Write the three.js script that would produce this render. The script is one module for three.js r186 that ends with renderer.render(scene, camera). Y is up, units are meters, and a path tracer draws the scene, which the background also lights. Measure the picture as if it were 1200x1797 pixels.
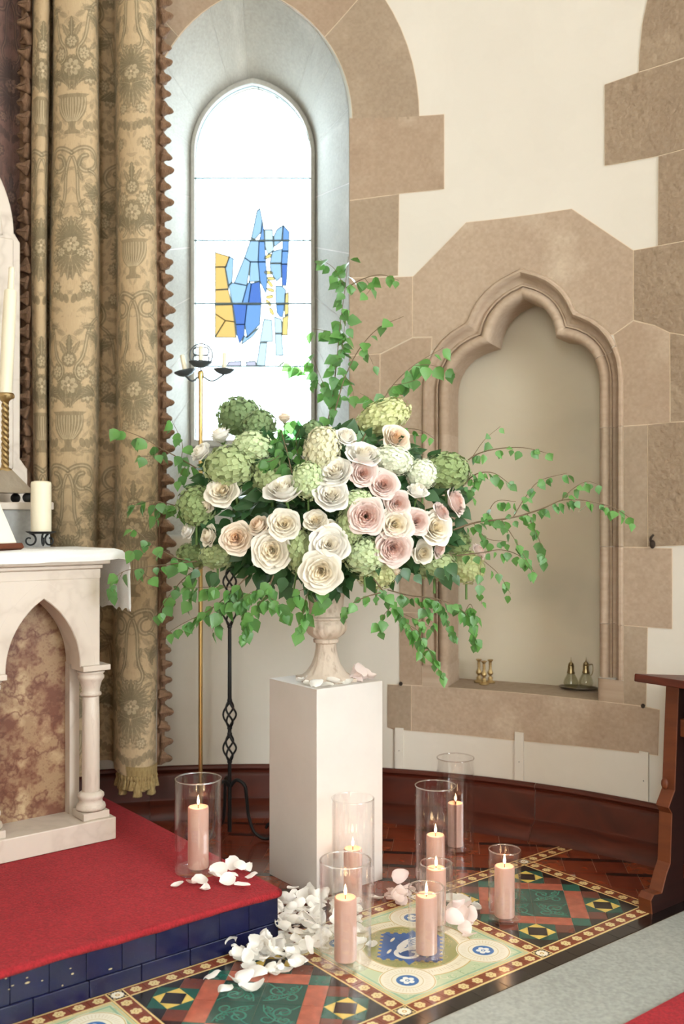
import * as THREE from 'three';
import { mergeGeometries, mergeVertices, toCreasedNormals } from 'three/addons/utils/BufferGeometryUtils.js';
import { RoundedBoxGeometry } from 'three/addons/geometries/RoundedBoxGeometry.js';
import { RectAreaLightUniformsLib } from 'three/addons/lights/RectAreaLightUniformsLib.js';

// ---------------------------------------------------------------- camera, sky, lights, exposure
const F = 1732, EYE = 1.3, HORIZON = 902;                       // focal length in pixels of the 1200x1797 frame, eye height (m), horizon row
const scene = new THREE.Scene();
const camera = new THREE.PerspectiveCamera(2 * Math.atan(898.5 / F) * 180 / Math.PI, 1200 / 1797, 0.05, 60);
camera.position.set(0, EYE, 0);
camera.lookAt(0, EYE + 3.5 / F, -1);
camera.focus = 3.25; camera.userData.fStop = 2.2;                // focused on the roses
const renderer = new THREE.WebGLRenderer({ antialias: true });
renderer.toneMapping = THREE.LinearToneMapping;
renderer.toneMappingExposure = 1.16;
renderer.shadowMap.enabled = true;
RectAreaLightUniformsLib.init();
scene.background = new THREE.Color(0.74, 0.90, 1.0);            // bright even overcast sky, seen through the window
scene.backgroundIntensity = 12.5;

const ANG = 38.52 * Math.PI / 180, CA = Math.cos(ANG), SA = Math.sin(ANG);
const W = (u, v, y = 0) => new THREE.Vector3(u * CA - v * SA, y, -(u * SA + v * CA));   // chapel axes: u along the step, v towards the apse
const CEN = { u: 0.9483, v: 1.779 }, R = 2.324, CX = -0.366, CZ = 1.9825;               // apse centre and radius
function windowLight(name, u, v, y, w, h, du, dv, color, intensity) {   // nave window daylight out of frame; the north one is an added fill
  const l = new THREE.RectAreaLight(color, intensity, w, h);
  l.name = name; l.position.copy(W(CEN.u + u, CEN.v + v, y));
  l.lookAt(W(CEN.u + u + du, CEN.v + v + dv, y));
  scene.add(l);
}
windowLight('west_window_light', 1.15, -5.18, 2.45, 1.7, 3.0, 0, 1, 0xfff5ea, 5.2);
windowLight('south_window_light', 2.30, -0.75, 2.9, 0.84, 1.8, -1, 0, 0xfff6ee, 2.0);
windowLight('south_window_light', 2.30, -3.0, 2.6, 0.84, 2.2, -1, 0, 0xfff6ee, 6);
windowLight('added_north_fill', -2.30, -3.0, 2.2, 0.84, 2.6, 1, 0, 0xfff4ea, 8.5);  // added fill for the darker left-hand faces; no window known on this side

// ---------------------------------------------------------------- helpers
let seed = 20240611;
const rnd = () => { seed = (seed + 0x6d2b79f5) | 0; let t = Math.imul(seed ^ (seed >>> 15), 1 | seed); t = (t + Math.imul(t ^ (t >>> 7), 61 | t)) ^ t; return ((t ^ (t >>> 14)) >>> 0) / 4294967296; };
const rr = (a, b) => a + (b - a) * rnd();
const V3 = (x, y, z) => new THREE.Vector3(x, y, z);
const P = (px, py, Z) => V3((px - 600) / F * Z, EYE + (HORIZON - py) / F * Z, -Z);                 // photo pixel at a known depth
const onFloor = (px, py, Y = 0) => P(px, py, (EYE - Y) * F / (py - HORIZON));                      // photo pixel on the level Y
function wallSY(px, py) {                                                                          // photo pixel on the apse wall: [arc length, height]
  const k = (px - 600) / F, a = k * k + 1, b = -2 * (k * CX + CZ), c = CX * CX + CZ * CZ - R * R, Z = (-b + Math.sqrt(b * b - 4 * a * c)) / (2 * a);
  return [R * Math.atan2(k * Z - CX, Z - CZ), EYE + (HORIZON - py) / F * Z];
}
const taken = new Map();
function numbered(n) { const k = taken.get(n) ?? 0; taken.set(n, k + 1); return k ? n + '_' + String(k).padStart(3, '0') : n; }
function tag(o, label, category, group, kind) { o.userData.label = label; o.userData.category = category; if (group) o.userData.group = group; if (kind) o.userData.kind = kind; return o; }
function thing(name, label, category, { at, turn = 0, group, kind } = {}) {
  const g = new THREE.Group(); g.name = numbered(name); if (at) g.position.copy(at); g.rotation.y = turn; tag(g, label, category, group, kind); scene.add(g); return g;
}
function part(name, geo, mat, parent, at) { const m = new THREE.Mesh(geo, mat); m.name = name; m.castShadow = m.receiveShadow = true; if (at) m.position.set(...at); parent.add(m); return m; }
function single(name, geo, mat, label, category, { at, group, kind } = {}) { const m = part(numbered(name), geo, mat, scene); if (at) m.position.copy(at); return tag(m, label, category, group, kind); }
const merge = (list) => mergeGeometries(list.map((g) => { const n = g.index ? g.toNonIndexed() : g; for (const k of Object.keys(n.attributes)) if (!['position', 'normal', 'uv'].includes(k)) n.deleteAttribute(k); if (!n.attributes.uv) n.setAttribute('uv', new THREE.BufferAttribute(new Float32Array(n.attributes.position.count * 2), 2)); return n; }));
const box = (w, h, d, x = 0, y = 0, z = 0) => new THREE.BoxGeometry(w, h, d).translate(x, y, z);
const rbox = (w, h, d, r, x = 0, y = 0, z = 0, s = 2) => new RoundedBoxGeometry(w, h, d, s, Math.min(r, w * .49, h * .49, d * .49)).translate(x, y, z);
function boxUV(g, k = 1) {                                                                         // uv in metres over the dominant plane
  if (g.index) g = g.toNonIndexed();
  const p = g.attributes.position, n = g.attributes.normal, uv = new Float32Array(p.count * 2);
  for (let i = 0; i < p.count; i += 3) {
    let nx = 0, ny = 0, nz = 0; for (let j = i; j < i + 3; j++) { nx += n.getX(j); ny += n.getY(j); nz += n.getZ(j); }
    nx = Math.abs(nx); ny = Math.abs(ny); nz = Math.abs(nz);
    for (let j = i; j < i + 3; j++) {
      const x = p.getX(j), y = p.getY(j), z = p.getZ(j), [a, b] = ny >= nx && ny >= nz ? [x, z] : nx >= nz ? [z, y] : [x, y];
      uv[j * 2] = a * k; uv[j * 2 + 1] = b * k;
    }
  }
  g.setAttribute('uv', new THREE.BufferAttribute(uv, 2)); return g;
}
function grid(nu, nv, fn, { flip = false, uvFn } = {}) {                                           // smooth surface from fn(a, b), a and b 0..1
  const pos = [], uv = [], idx = [];
  for (let j = 0; j <= nv; j++) for (let i = 0; i <= nu; i++) { const q = fn(i / nu, j / nv); pos.push(q[0], q[1], q[2]); const t = uvFn ? uvFn(i / nu, j / nv) : [i / nu, j / nv]; uv.push(t[0], t[1]); }
  for (let j = 0; j < nv; j++) for (let i = 0; i < nu; i++) { const a = j * (nu + 1) + i, b = a + 1, c = a + nu + 1, d = c + 1; if (flip) idx.push(a, c, b, b, c, d); else idx.push(a, b, c, b, d, c); }
  const g = new THREE.BufferGeometry(); g.setAttribute('position', new THREE.Float32BufferAttribute(pos, 3)); g.setAttribute('uv', new THREE.Float32BufferAttribute(uv, 2)); g.setIndex(idx); g.computeVertexNormals(); return g;
}
const lathe = (pts, seg = 32) => new THREE.LatheGeometry(pts.map(([x, y]) => new THREE.Vector2(x, y)), seg);
const creased = (g, a = 0.6) => toCreasedNormals(g, a);
function tube(pts, r0, r1 = r0, seg = 24, rad = 6, closed = false) {
  const c = new THREE.CatmullRomCurve3(pts, closed), g = new THREE.TubeGeometry(c, seg, r0, rad, closed);
  if (r1 !== r0) { const p = g.attributes.position, o = new THREE.Vector3(), q = new THREE.Vector3(); for (let i = 0; i <= seg; i++) { c.getPointAt(i / seg, o); const k = 1 + (r1 / r0 - 1) * i / seg; for (let j = 0; j <= rad; j++) { const n = i * (rad + 1) + j; q.fromBufferAttribute(p, n).sub(o).multiplyScalar(k).add(o); p.setXYZ(n, q.x, q.y, q.z); } } }
  return g;
}
function inset(poly, d) {                                                                          // offset a polygon inwards by d
  const n = poly.length; let area = 0; for (let i = 0; i < n; i++) { const [x, y] = poly[i], [a, b] = poly[(i + 1) % n]; area += x * b - a * y; }
  const s = Math.sign(area), out = [];
  for (let i = 0; i < n; i++) {
    const p = poly[(i + n - 1) % n], q = poly[i], r = poly[(i + 1) % n], e1 = [q[0] - p[0], q[1] - p[1]], e2 = [r[0] - q[0], r[1] - q[1]], l1 = Math.hypot(...e1), l2 = Math.hypot(...e2);
    const n1 = [-e1[1] / l1 * s, e1[0] / l1 * s], n2 = [-e2[1] / l2 * s, e2[0] / l2 * s], k = 1 + n1[0] * n2[0] + n1[1] * n2[1], m = d / Math.max(k, 0.4);
    out.push([q[0] + (n1[0] + n2[0]) * m, q[1] + (n1[1] + n2[1]) * m]);
  }
  return out;
}
function clip(poly, half) {                                                                        // convex clip; half: [[nx, ny, c]] keeps nx x + ny y <= c
  for (const [a, b, c] of half) {
    const out = [];
    for (let i = 0; i < poly.length; i++) {
      const p = poly[i], q = poly[(i + 1) % poly.length], dp = a * p[0] + b * p[1] - c, dq = a * q[0] + b * q[1] - c;
      if (dp <= 0) out.push(p);
      if ((dp < 0 && dq > 0) || (dp > 0 && dq < 0)) { const t = dp / (dp - dq); out.push([p[0] + (q[0] - p[0]) * t, p[1] + (q[1] - p[1]) * t]); }
    }
    poly = out; if (poly.length < 3) return [];
  }
  return poly;
}
const areaOf = (p) => Math.abs(p.reduce((s, [x, y], i) => { const [a, b] = p[(i + 1) % p.length]; return s + x * b - a * y; }, 0) / 2);
// a flat outline (arc length s, height y) bent onto the apse wall, d metres proud of it
function bend(s, y, d) { const t = s / R, r = R - d; return [CX + r * Math.sin(t), y, -(CZ + r * Math.cos(t))]; }
function bendN(s, nx, ny, nd) { const t = s / R; return [nx * Math.cos(t) - nd * Math.sin(t), ny, nx * Math.sin(t) + nd * Math.cos(t)]; }
function bentPanel(poly, holes, front, back, max = 0.07) {
  const v2 = (l) => l.map(([x, y]) => new THREE.Vector2(x, y)), c = v2(poly), hs = holes.map(v2);
  if (THREE.ShapeUtils.isClockWise(c)) c.reverse();
  for (const h of hs) if (!THREE.ShapeUtils.isClockWise(h)) h.reverse();
  const all = [c, ...hs].flat(), pos = [], nor = [], uv = [];
  const put = (s, y, d, n) => { pos.push(...bend(s, y, d)); nor.push(...bendN(s, ...n)); uv.push(s, y); };
  const tri = (a, b, e) => {
    const ab = Math.abs(a.x - b.x), be = Math.abs(b.x - e.x), ea = Math.abs(e.x - a.x), m = Math.max(ab, be, ea);
    if (m > max) {
      const l = [a.distanceTo(b) * (ab > max), b.distanceTo(e) * (be > max), e.distanceTo(a) * (ea > max)], k = l.indexOf(Math.max(...l)), mid = (p, q) => p.clone().add(q).multiplyScalar(0.5);
      if (k === 0) { const q = mid(a, b); tri(a, q, e); tri(q, b, e); } else if (k === 1) { const q = mid(b, e); tri(a, b, q); tri(a, q, e); } else { const q = mid(e, a); tri(a, b, q); tri(q, b, e); }
      return;
    }
    for (const q of [a, b, e]) put(q.x, q.y, front, [0, 0, 1]);
  };
  for (const [i, j, k] of THREE.ShapeUtils.triangulateShape(c, hs)) tri(all[i], all[j], all[k]);
  if (back !== null) for (const loop of [c, ...hs]) for (let i = 0; i < loop.length; i++) {
    const p = loop[i], q = loop[(i + 1) % loop.length], l = p.distanceTo(q), n = [(q.y - p.y) / l, -(q.x - p.x) / l, 0], st = Math.ceil(Math.abs(p.x - q.x) / max) || 1;
    for (let k = 0; k < st; k++) {
      const a = p.clone().lerp(q, k / st), b = p.clone().lerp(q, (k + 1) / st);
      for (const [z, d] of [[a, front], [a, back], [b, front], [b, front], [a, back], [b, back]]) put(z.x, z.y, d, n);
    }
  }
  const g = new THREE.BufferGeometry(); g.setAttribute('position', new THREE.Float32BufferAttribute(pos, 3)); g.setAttribute('normal', new THREE.Float32BufferAttribute(nor, 3)); g.setAttribute('uv', new THREE.Float32BufferAttribute(uv, 2)); return g;
}

// ---------------------------------------------------------------- textures and materials
const hash = (x, y, s) => { let h = Math.imul(x, 374761393) + Math.imul(y, 668265263) + Math.imul(s, 974634611); h = Math.imul(h ^ (h >>> 13), 1274126177); return ((h ^ (h >>> 16)) >>> 0) / 4294967296; };
function vnoise(x, y, per, s) { const xi = Math.floor(x), yi = Math.floor(y), f = (t) => t * t * (3 - 2 * t), a = f(x - xi), b = f(y - yi), m = (q) => ((q % per) + per) % per; const h = (i, j) => hash(m(xi + i), m(yi + j), s); return (h(0, 0) * (1 - a) + h(1, 0) * a) * (1 - b) + (h(0, 1) * (1 - a) + h(1, 1) * a) * b; }
function fbm(x, y, per, s, oct = 5) { let v = 0, a = 0.5, t = 0; for (let o = 0; o < oct; o++) { v += a * vnoise(x * per, y * per, per, s + o); t += a; a *= 0.5; per *= 2; } return v / t; }
function dataTex(n, fn, { srgb = true, metres = 1 } = {}) {
  const d = new Uint8Array(n * n * 4);
  for (let y = 0; y < n; y++) for (let x = 0; x < n; x++) { const c = fn(x / n, y / n), i = (y * n + x) * 4; d[i] = Math.max(0, Math.min(255, c[0])); d[i + 1] = Math.max(0, Math.min(255, c[1])); d[i + 2] = Math.max(0, Math.min(255, c[2])); d[i + 3] = 255; }
  const t = new THREE.DataTexture(d, n, n); t.wrapS = t.wrapT = THREE.RepeatWrapping; t.magFilter = THREE.LinearFilter; t.colorSpace = srgb ? THREE.SRGBColorSpace : THREE.NoColorSpace; t.repeat.set(1 / metres, 1 / metres); t.needsUpdate = true; return t;
}
function canvasTex(w, h, draw, { srgb = true } = {}) {
  const c = document.createElement('canvas'); c.width = w; c.height = h; const x = c.getContext('2d'); draw(x, w, h);
  const t = new THREE.CanvasTexture(c); t.wrapS = t.wrapT = THREE.RepeatWrapping; t.magFilter = THREE.LinearFilter; if (srgb) t.colorSpace = THREE.SRGBColorSpace; return t;
}
const lerp3 = (a, b, t) => a.map((x, i) => x + (b[i] - x) * t);
const grey = (n, fn, metres) => dataTex(n, (x, y) => { const v = 255 * fn(x, y); return [v, v, v]; }, { srgb: false, metres });
const std = (o) => new THREE.MeshStandardMaterial(o), phy = (o) => new THREE.MeshPhysicalMaterial(o);

const bumpFine = grey(256, (x, y) => fbm(x, y, 16, 3, 4), 0.4), bumpSoft = grey(256, (x, y) => fbm(x, y, 5, 9, 4), 0.8);
const M = {};
M.plaster = std({ map: dataTex(256, (x, y) => lerp3([204, 196, 183], [214, 206, 193], fbm(x, y, 4, 21, 5)), { metres: 1.4 }), roughness: 0.85, bumpMap: bumpSoft, bumpScale: 0.004 });
M.niche = std({ map: dataTex(256, (x, y) => { const n = fbm(x, y, 3, 31, 5), m = fbm(x, y, 5, 37, 4); return lerp3(lerp3([200, 189, 168], [186, 173, 150], n), [168, 160, 142], Math.max(0, m - 0.55) * 2.4); }, { metres: 1.6 }), roughness: 0.9, bumpMap: bumpSoft, bumpScale: 0.003 });
M.mortar = std({ color: 0xd2bda2, roughness: 0.95 });
const stoneTex = (a, b, c, s) => dataTex(512, (x, y) => { const n = fbm(x, y, 3, s, 6), m = fbm(x, y * 0.99, 6, s + 11, 5), g = fbm(x, y, 128, s + 5, 2) - 0.5; return lerp3(lerp3(a, b, n), c, Math.max(0, m - 0.58) * 2.2).map((q) => q + g * 16); }, { metres: 1.3 });
const stA = stoneTex([162, 140, 119], [175, 154, 133], [193, 176, 155], 41), stB = stoneTex([154, 131, 110], [168, 146, 124], [185, 166, 145], 43), stC = stoneTex([145, 125, 105], [158, 139, 118], [176, 158, 137], 47);
M.stone = [stA, stB, stC].map((map) => std({ map, roughness: 0.9, bumpMap: bumpFine, bumpScale: 0.002 }));
M.tooledStone = [std({ map: stoneTex([140, 120, 99], [153, 133, 111], [166, 147, 124], 49), roughness: 0.95, bumpMap: bumpFine, bumpScale: 0.006 })];   // darker, coarsely tooled quoins
M.paleStone = std({ map: stoneTex([158, 156, 148], [172, 170, 162], [186, 184, 177], 53), roughness: 0.85, bumpMap: bumpFine, bumpScale: 0.0012 });
M.urn = std({ map: dataTex(256, (x, y) => { const n = fbm(x, y, 6, 61, 5), m = fbm(x, y, 9, 67, 4); return lerp3(lerp3([212, 197, 181], [196, 178, 160], n), [150, 131, 114], Math.max(0, m - 0.56) * 2.5); }, { metres: 0.25 }), roughness: 0.85, bumpMap: bumpFine, bumpScale: 0.003 });
const vein = (x, y, per, s) => { const n = fbm(x, y, per, s, 5); return Math.pow(Math.max(0, 1 - Math.abs(n - 0.5) * 14), 2); };
M.marble = phy({ map: dataTex(512, (x, y) => { const w = fbm(x, y, 3, 71, 5), v = vein(x, y, 3, 73) * 0.5 + vein(x, y, 5, 79) * 0.3; return lerp3(lerp3([210, 198, 185], [196, 184, 170], w), [162, 147, 132], v * 0.75); }, { metres: 0.9 }), roughness: 0.42, clearcoat: 0.15, clearcoatRoughness: 0.35 });
M.redMarble = phy({ map: dataTex(512, (x, y) => { const w = fbm(x, y, 5, 83, 6), c = fbm(x, y, 9, 89, 5), v = vein(x, y, 6, 91); const f = fbm(x, y, 40, 97, 4); let q = lerp3([104, 62, 44], [150, 122, 92], Math.min(1, Math.max(0, (w - 0.36) * 3.2 + (f - 0.5) * 1.6))); q = lerp3(q, [180, 156, 122], Math.min(1, Math.max(0, c - 0.54) * 4)); return lerp3(q, [84, 42, 30], Math.min(1, v * 0.6 + Math.max(0, f - 0.62) * 1.5)); }, { metres: 0.42 }), roughness: 0.4 });
M.carpet = std({ map: dataTex(512, (x, y) => { const n = fbm(x, y, 4, 101, 4), g = fbm(x, y, 128, 103, 2); return lerp3([142, 24, 33], [162, 38, 45], n).map((q) => q * (0.84 + 0.32 * g)); }, { metres: 0.7 }), roughness: 1, bumpMap: grey(256, (x, y) => fbm(x, y, 64, 107, 3), 0.25), bumpScale: 0.0025 });
const woodTex = (a, b, s) => dataTex(512, (x, y) => { const g = fbm(x * 1, y, 2, s, 3), r = fbm(x, (y * 12 + g * 2) % 1, 4, s + 3, 4); return lerp3(a, b, r); }, { metres: 0.8 });
M.wood = phy({ map: woodTex([58, 20, 10], [92, 36, 18], 113), roughness: 0.42, specularIntensity: 0.7 });
M.shadedWood = phy({ map: woodTex([30, 12, 9], [46, 20, 14], 119), roughness: 0.5, specularIntensity: 0.6 });  // desk wood darkened in its colour to hold the shade inside the desk
M.benchWood = phy({ map: woodTex([78, 36, 16], [114, 58, 28], 117), roughness: 0.5, specularIntensity: 0.7 });
M.slab = std({ map: dataTex(512, (x, y) => { const n = fbm(x, y, 4, 121, 6), g = fbm(x, y, 100, 127, 2); return lerp3([148, 150, 143], [164, 166, 158], n).map((q) => q * (0.9 + 0.2 * g)); }, { metres: 0.9 }), roughness: 0.6, bumpMap: bumpFine, bumpScale: 0.0015 });
M.white = std({ map: dataTex(128, (x, y) => { const n = fbm(x, y, 6, 131, 4); return lerp3([209, 203, 197], [217, 211, 205], n); }, { metres: 0.5 }), roughness: 0.5 });
M.brass = std({ color: new THREE.Color(0.62, 0.43, 0.17), metalness: 1, roughness: 0.28 });
M.oldBrass = std({ color: new THREE.Color(0.50, 0.36, 0.17), metalness: 1, roughness: 0.36, bumpMap: bumpFine, bumpScale: 0.002 });
M.pewter = std({ color: new THREE.Color(0.46, 0.41, 0.34), metalness: 0.9, roughness: 0.42, bumpMap: bumpFine, bumpScale: 0.002 });
M.iron = std({ color: new THREE.Color(0.022, 0.025, 0.028), metalness: 0.4, roughness: 0.45 });
M.greyIron = std({ color: new THREE.Color(0.10, 0.12, 0.13), metalness: 0.5, roughness: 0.5 });
M.wax = phy({ color: 0xf1e8cf, roughness: 0.5, transmission: 0.12, thickness: 0 });
M.blushWax = phy({ color: 0xd9b3a2, roughness: 0.55, transmission: 0.35, thickness: 0 });
M.wick = std({ color: 0x2a211b, roughness: 1 });
M.flame = std({ color: 0x000000, emissive: new THREE.Color(1, 0.74, 0.42), emissiveIntensity: 9 });
M.solidGlass = phy({ color: 0xffffff, roughness: 0, transmission: 1, thickness: 0.01, ior: 1.48 });
M.glass = phy({ color: 0xffffff, roughness: 0, transmission: 1, thickness: 0, ior: 1.5 });
M.linen = phy({ map: dataTex(256, (x, y) => { const n = fbm(x, y, 64, 137, 2); return lerp3([236, 236, 234], [250, 250, 248], n); }, { metres: 0.2 }), roughness: 0.9, transmission: 0.2, thickness: 0, bumpMap: bumpSoft, bumpScale: 0.006 });
M.lead = std({ color: new THREE.Color(0.12, 0.17, 0.18), roughness: 0.6, metalness: 0.3 });  // pale teal-grey tone imitates window glare spilling over the dark lead

// ---------------------------------------------------------------- the room: apse wall, its stones, window reveal and niche
const TOP = 4.3;
const apse = thing('wall_apse', 'curved cream plaster apse wall with brown sandstone dressings', 'wall', { kind: 'structure' });
const SW = -0.027, WX = -0.41, OPEN = 0.44, SPRING = 3.0, APEX = 3.6, SILLY = 1.21;                 // window: arc centre, world x, half width, arch heights
function archPts(half, spring, apex, base, n = 14) {                                              // pointed arch outline, anticlockwise from bottom left to bottom right
  const h = apex - spring, r = (half * half + h * h) / (2 * half), out = [[-half, base]], a1 = Math.asin(Math.min(1, h / r)) ;
  for (let i = 0; i <= n; i++) { const t = a1 * i / n; out.push([-half + r - r * Math.cos(t), spring + r * Math.sin(t)]); }
  for (let i = n - 1; i >= 0; i--) { const t = a1 * i / n; out.push([half - r + r * Math.cos(t), spring + r * Math.sin(t)]); }
  out.push([half, base]); return out;
}
const NS = 1.1425, NH = 0.315, NSILL = 0.57, NSPR = 1.80, CUSP = [0.137, 2.012], NAPEX = 2.186;     // niche: arc centre, half width, sill, springing, cusps, apex
function arcPts(p, q, bulge, n) {                                                                  // arc from p to q, bulging to the right of the way by bulge x chord
  const out = [], dx = q[0] - p[0], dy = q[1] - p[1];
  for (let i = 0; i <= n; i++) { const t = i / n, k = 4 * bulge * t * (1 - t); out.push([p[0] + dx * t + dy * k, p[1] + dy * t - dx * k]); }
  return out;
}
const half = [...arcPts([NH, NSPR], CUSP, 0.22, 9), ...arcPts(CUSP, [0, NAPEX], 0.17, 8)].filter((p, i) => i !== 10);
const corner = new Set();
const trefoil = [[NH, NSILL], [NH, 0.66], [NH, 0.872], [NH, 1.173], [NH, 1.638], ...half];                 // right side, upwards
const nHalf = trefoil.length - 1;
const path = [...trefoil, ...trefoil.slice(0, -1).reverse().map(([x, y]) => [-x, y])];              // over the apex and down on the other side
function offsets(pts) {                                                                            // outward mitre at each point of the opening's outline
  return pts.map((q, i) => {
    const p = pts[Math.max(0, i - 1)], r = pts[Math.min(pts.length - 1, i + 1)];
    const e = (a, b) => { const l = Math.hypot(b[0] - a[0], b[1] - a[1]) || 1; return [(b[1] - a[1]) / l, -(b[0] - a[0]) / l]; };
    const n1 = i ? e(p, q) : e(q, r), n2 = i < pts.length - 1 ? e(q, r) : n1, k = Math.max(0.45, 1 + n1[0] * n2[0] + n1[1] * n2[1]);
    return [(n1[0] + n2[0]) / k, (n1[1] + n2[1]) / k];
  });
}
const offs = offsets(path);
const cusps = path.map((q, i) => i).filter((i) => Math.hypot(Math.abs(path[i][0]) - CUSP[0], path[i][1] - CUSP[1]) < 1e-6);
function offPoint(i, o) {                                                                          // offset point, stopped at the mitre line of its cusp
  const q = path[i], e = offs[i], p = [q[0] + e[0] * o, q[1] + e[1] * o];
  for (const c of cusps) if (i !== c && Math.sign(q[0]) === Math.sign(path[c][0])) { const b = path[c], d = offs[c], side = (a) => d[0] * (a[1] - b[1]) - d[1] * (a[0] - b[0]); if (side(p) * side(q) < 0) return [b[0] + d[0] * o, b[1] + d[1] * o]; }
  return p;
}
const pathAt = (o) => path.map((q, i) => { const p = offPoint(i, o); return [NS + p[0], Math.max(NSILL, p[1])]; }).filter((p, i, l) => !i || Math.hypot(p[0] - l[i - 1][0], p[1] - l[i - 1][1]) > 1e-5);
{
  const winHole = archPts(OPEN + 0.012, SPRING, APEX + 0.012, SILLY - 0.01).map(([x, y]) => [SW - 0.01 + x, y]);
  const nicheHole = pathAt(0.104);
  const s0 = -130 / 180 * Math.PI * R, s1 = 51.48 / 180 * Math.PI * R;
  part('plaster', bentPanel([[s0, -0.05], [s1, -0.05], [s1, TOP], [s0, TOP]], [winHole, nicheHole], 0, null, 0.08), M.plaster, apse);
  const outHole = archPts(0.40, 3.05, 3.56, 1.5).map(([x, y]) => [SW - 0.03 + x, y]);
  part('outer_face', bentPanel([[s0, -0.05], [s1, -0.05], [s1, TOP], [s0, TOP]], [outHole], -0.52, null, 0.12), M.plaster, apse);
}
function stones(list, opt = {}) {
  for (const [k, poly] of list.entries()) {
    const q = poly.map(([x, y]) => wallSY(x, y));
    part('stone_block', bentPanel(inset(q, opt.gap ?? 0.0022), [], (opt.proud ?? 0.004) + 0.0006 * (k % 3), -0.02), opt.set ? opt.set[0] : M.stone[(k * 7 + (opt.mat ?? 0)) % 3], apse);
    part('mortar_joint', bentPanel(inset(q, -0.0005), [], 0.0022, null), M.mortar, apse);
  }
}
// window arch and quoins, right hand side then the strip left of the reveal
const archIn = (t) => { const h = APEX - SPRING, r = (OPEN * OPEN + h * h) / (2 * OPEN), a = Math.asin(h / r) * t; return [OPEN - r + r * Math.cos(a), SPRING + r * Math.sin(a)]; };
const archOut = (t) => { const o = OPEN + 0.295, h = 3.98 - SPRING, r = (o * o + h * h) / (2 * o), a = Math.asin(h / r) * t; return [o - r + r * Math.cos(a), SPRING - 0.02 + r * Math.sin(a)]; };
for (const sgn of [1, -1]) for (const [a, b] of [[0, 0.5], [0.5, 1]]) {
  const poly = []; for (let i = 0; i <= 8; i++) poly.push(archIn(a + (b - a) * i / 8)); for (let i = 8; i >= 0; i--) poly.push(archOut(a + (b - a) * i / 8));
  const q = poly.map(([x, y]) => [SW + sgn * x + 0.0, y]);
  part('stone_block', bentPanel(inset(q, 0.0022), [], 0.004, -0.03), M.stone[a ? 1 : 2], apse); part('mortar_joint', bentPanel(inset(q, -0.0005), [], 0.0022, null), M.mortar, apse);
}
const E1 = 613;
stones([
  [[E1, 207], [780, 200], [780, 332], [701, 340], [E1, 352]],
  [[E1, 352], [701, 340], [699, 484], [E1, 488]],
  [[E1, 488], [724, 485], [724, 592], [667, 621], [E1, 624]],
  [[E1, 624], [667, 621], [667, 760], [E1, 762]],
  [[E1, 762], [700, 762], [700, 900], [E1, 900]],
], { mat: 1 });
{ // mirrored jamb stones, mostly behind the curtain
  const y = [SPRING, 2.62, 2.28, 1.94, 1.6, 1.22];
  for (let i = 0; i < 5; i++) { const w = i % 2 ? 0.2 : 0.38, q = [[SW - OPEN, y[i]], [SW - OPEN - w, y[i]], [SW - OPEN - w, y[i + 1]], [SW - OPEN, y[i + 1]]]; part('stone_block', bentPanel(inset(q, 0.0022), [], 0.004, -0.03), M.stone[i % 3], apse); part('mortar_joint', bentPanel(q, [], 0.0022, null), M.mortar, apse); }
}
// quoins of the next window, at the edge of view
stones([
  [[1137, -2], [1128, 41], [1122.6, 93], [1121, 126.6], [1200, 101], [1290, 70], [1290, -60], [1200, -40]],
  [[1061.6, 148], [1121, 126.6], [1200, 102], [1290, 72], [1290, 235], [1200, 262], [1156, 274], [1061.6, 291]],
  [[1156, 274], [1200, 262], [1290, 237], [1290, 400], [1200, 423], [1155, 431.5]],
  [[1112, 439], [1155, 431.5], [1200, 423], [1290, 402], [1290, 600], [1200, 588], [1176, 584], [1148, 571], [1112, 562]],
  [[1176, 584], [1200, 588], [1290, 602], [1290, 735], [1200, 740], [1177, 741]],
  [[1137, 745], [1177, 741], [1290, 735], [1290, 953], [1180, 958], [1137, 960]],
], { set: M.tooledStone });
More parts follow.
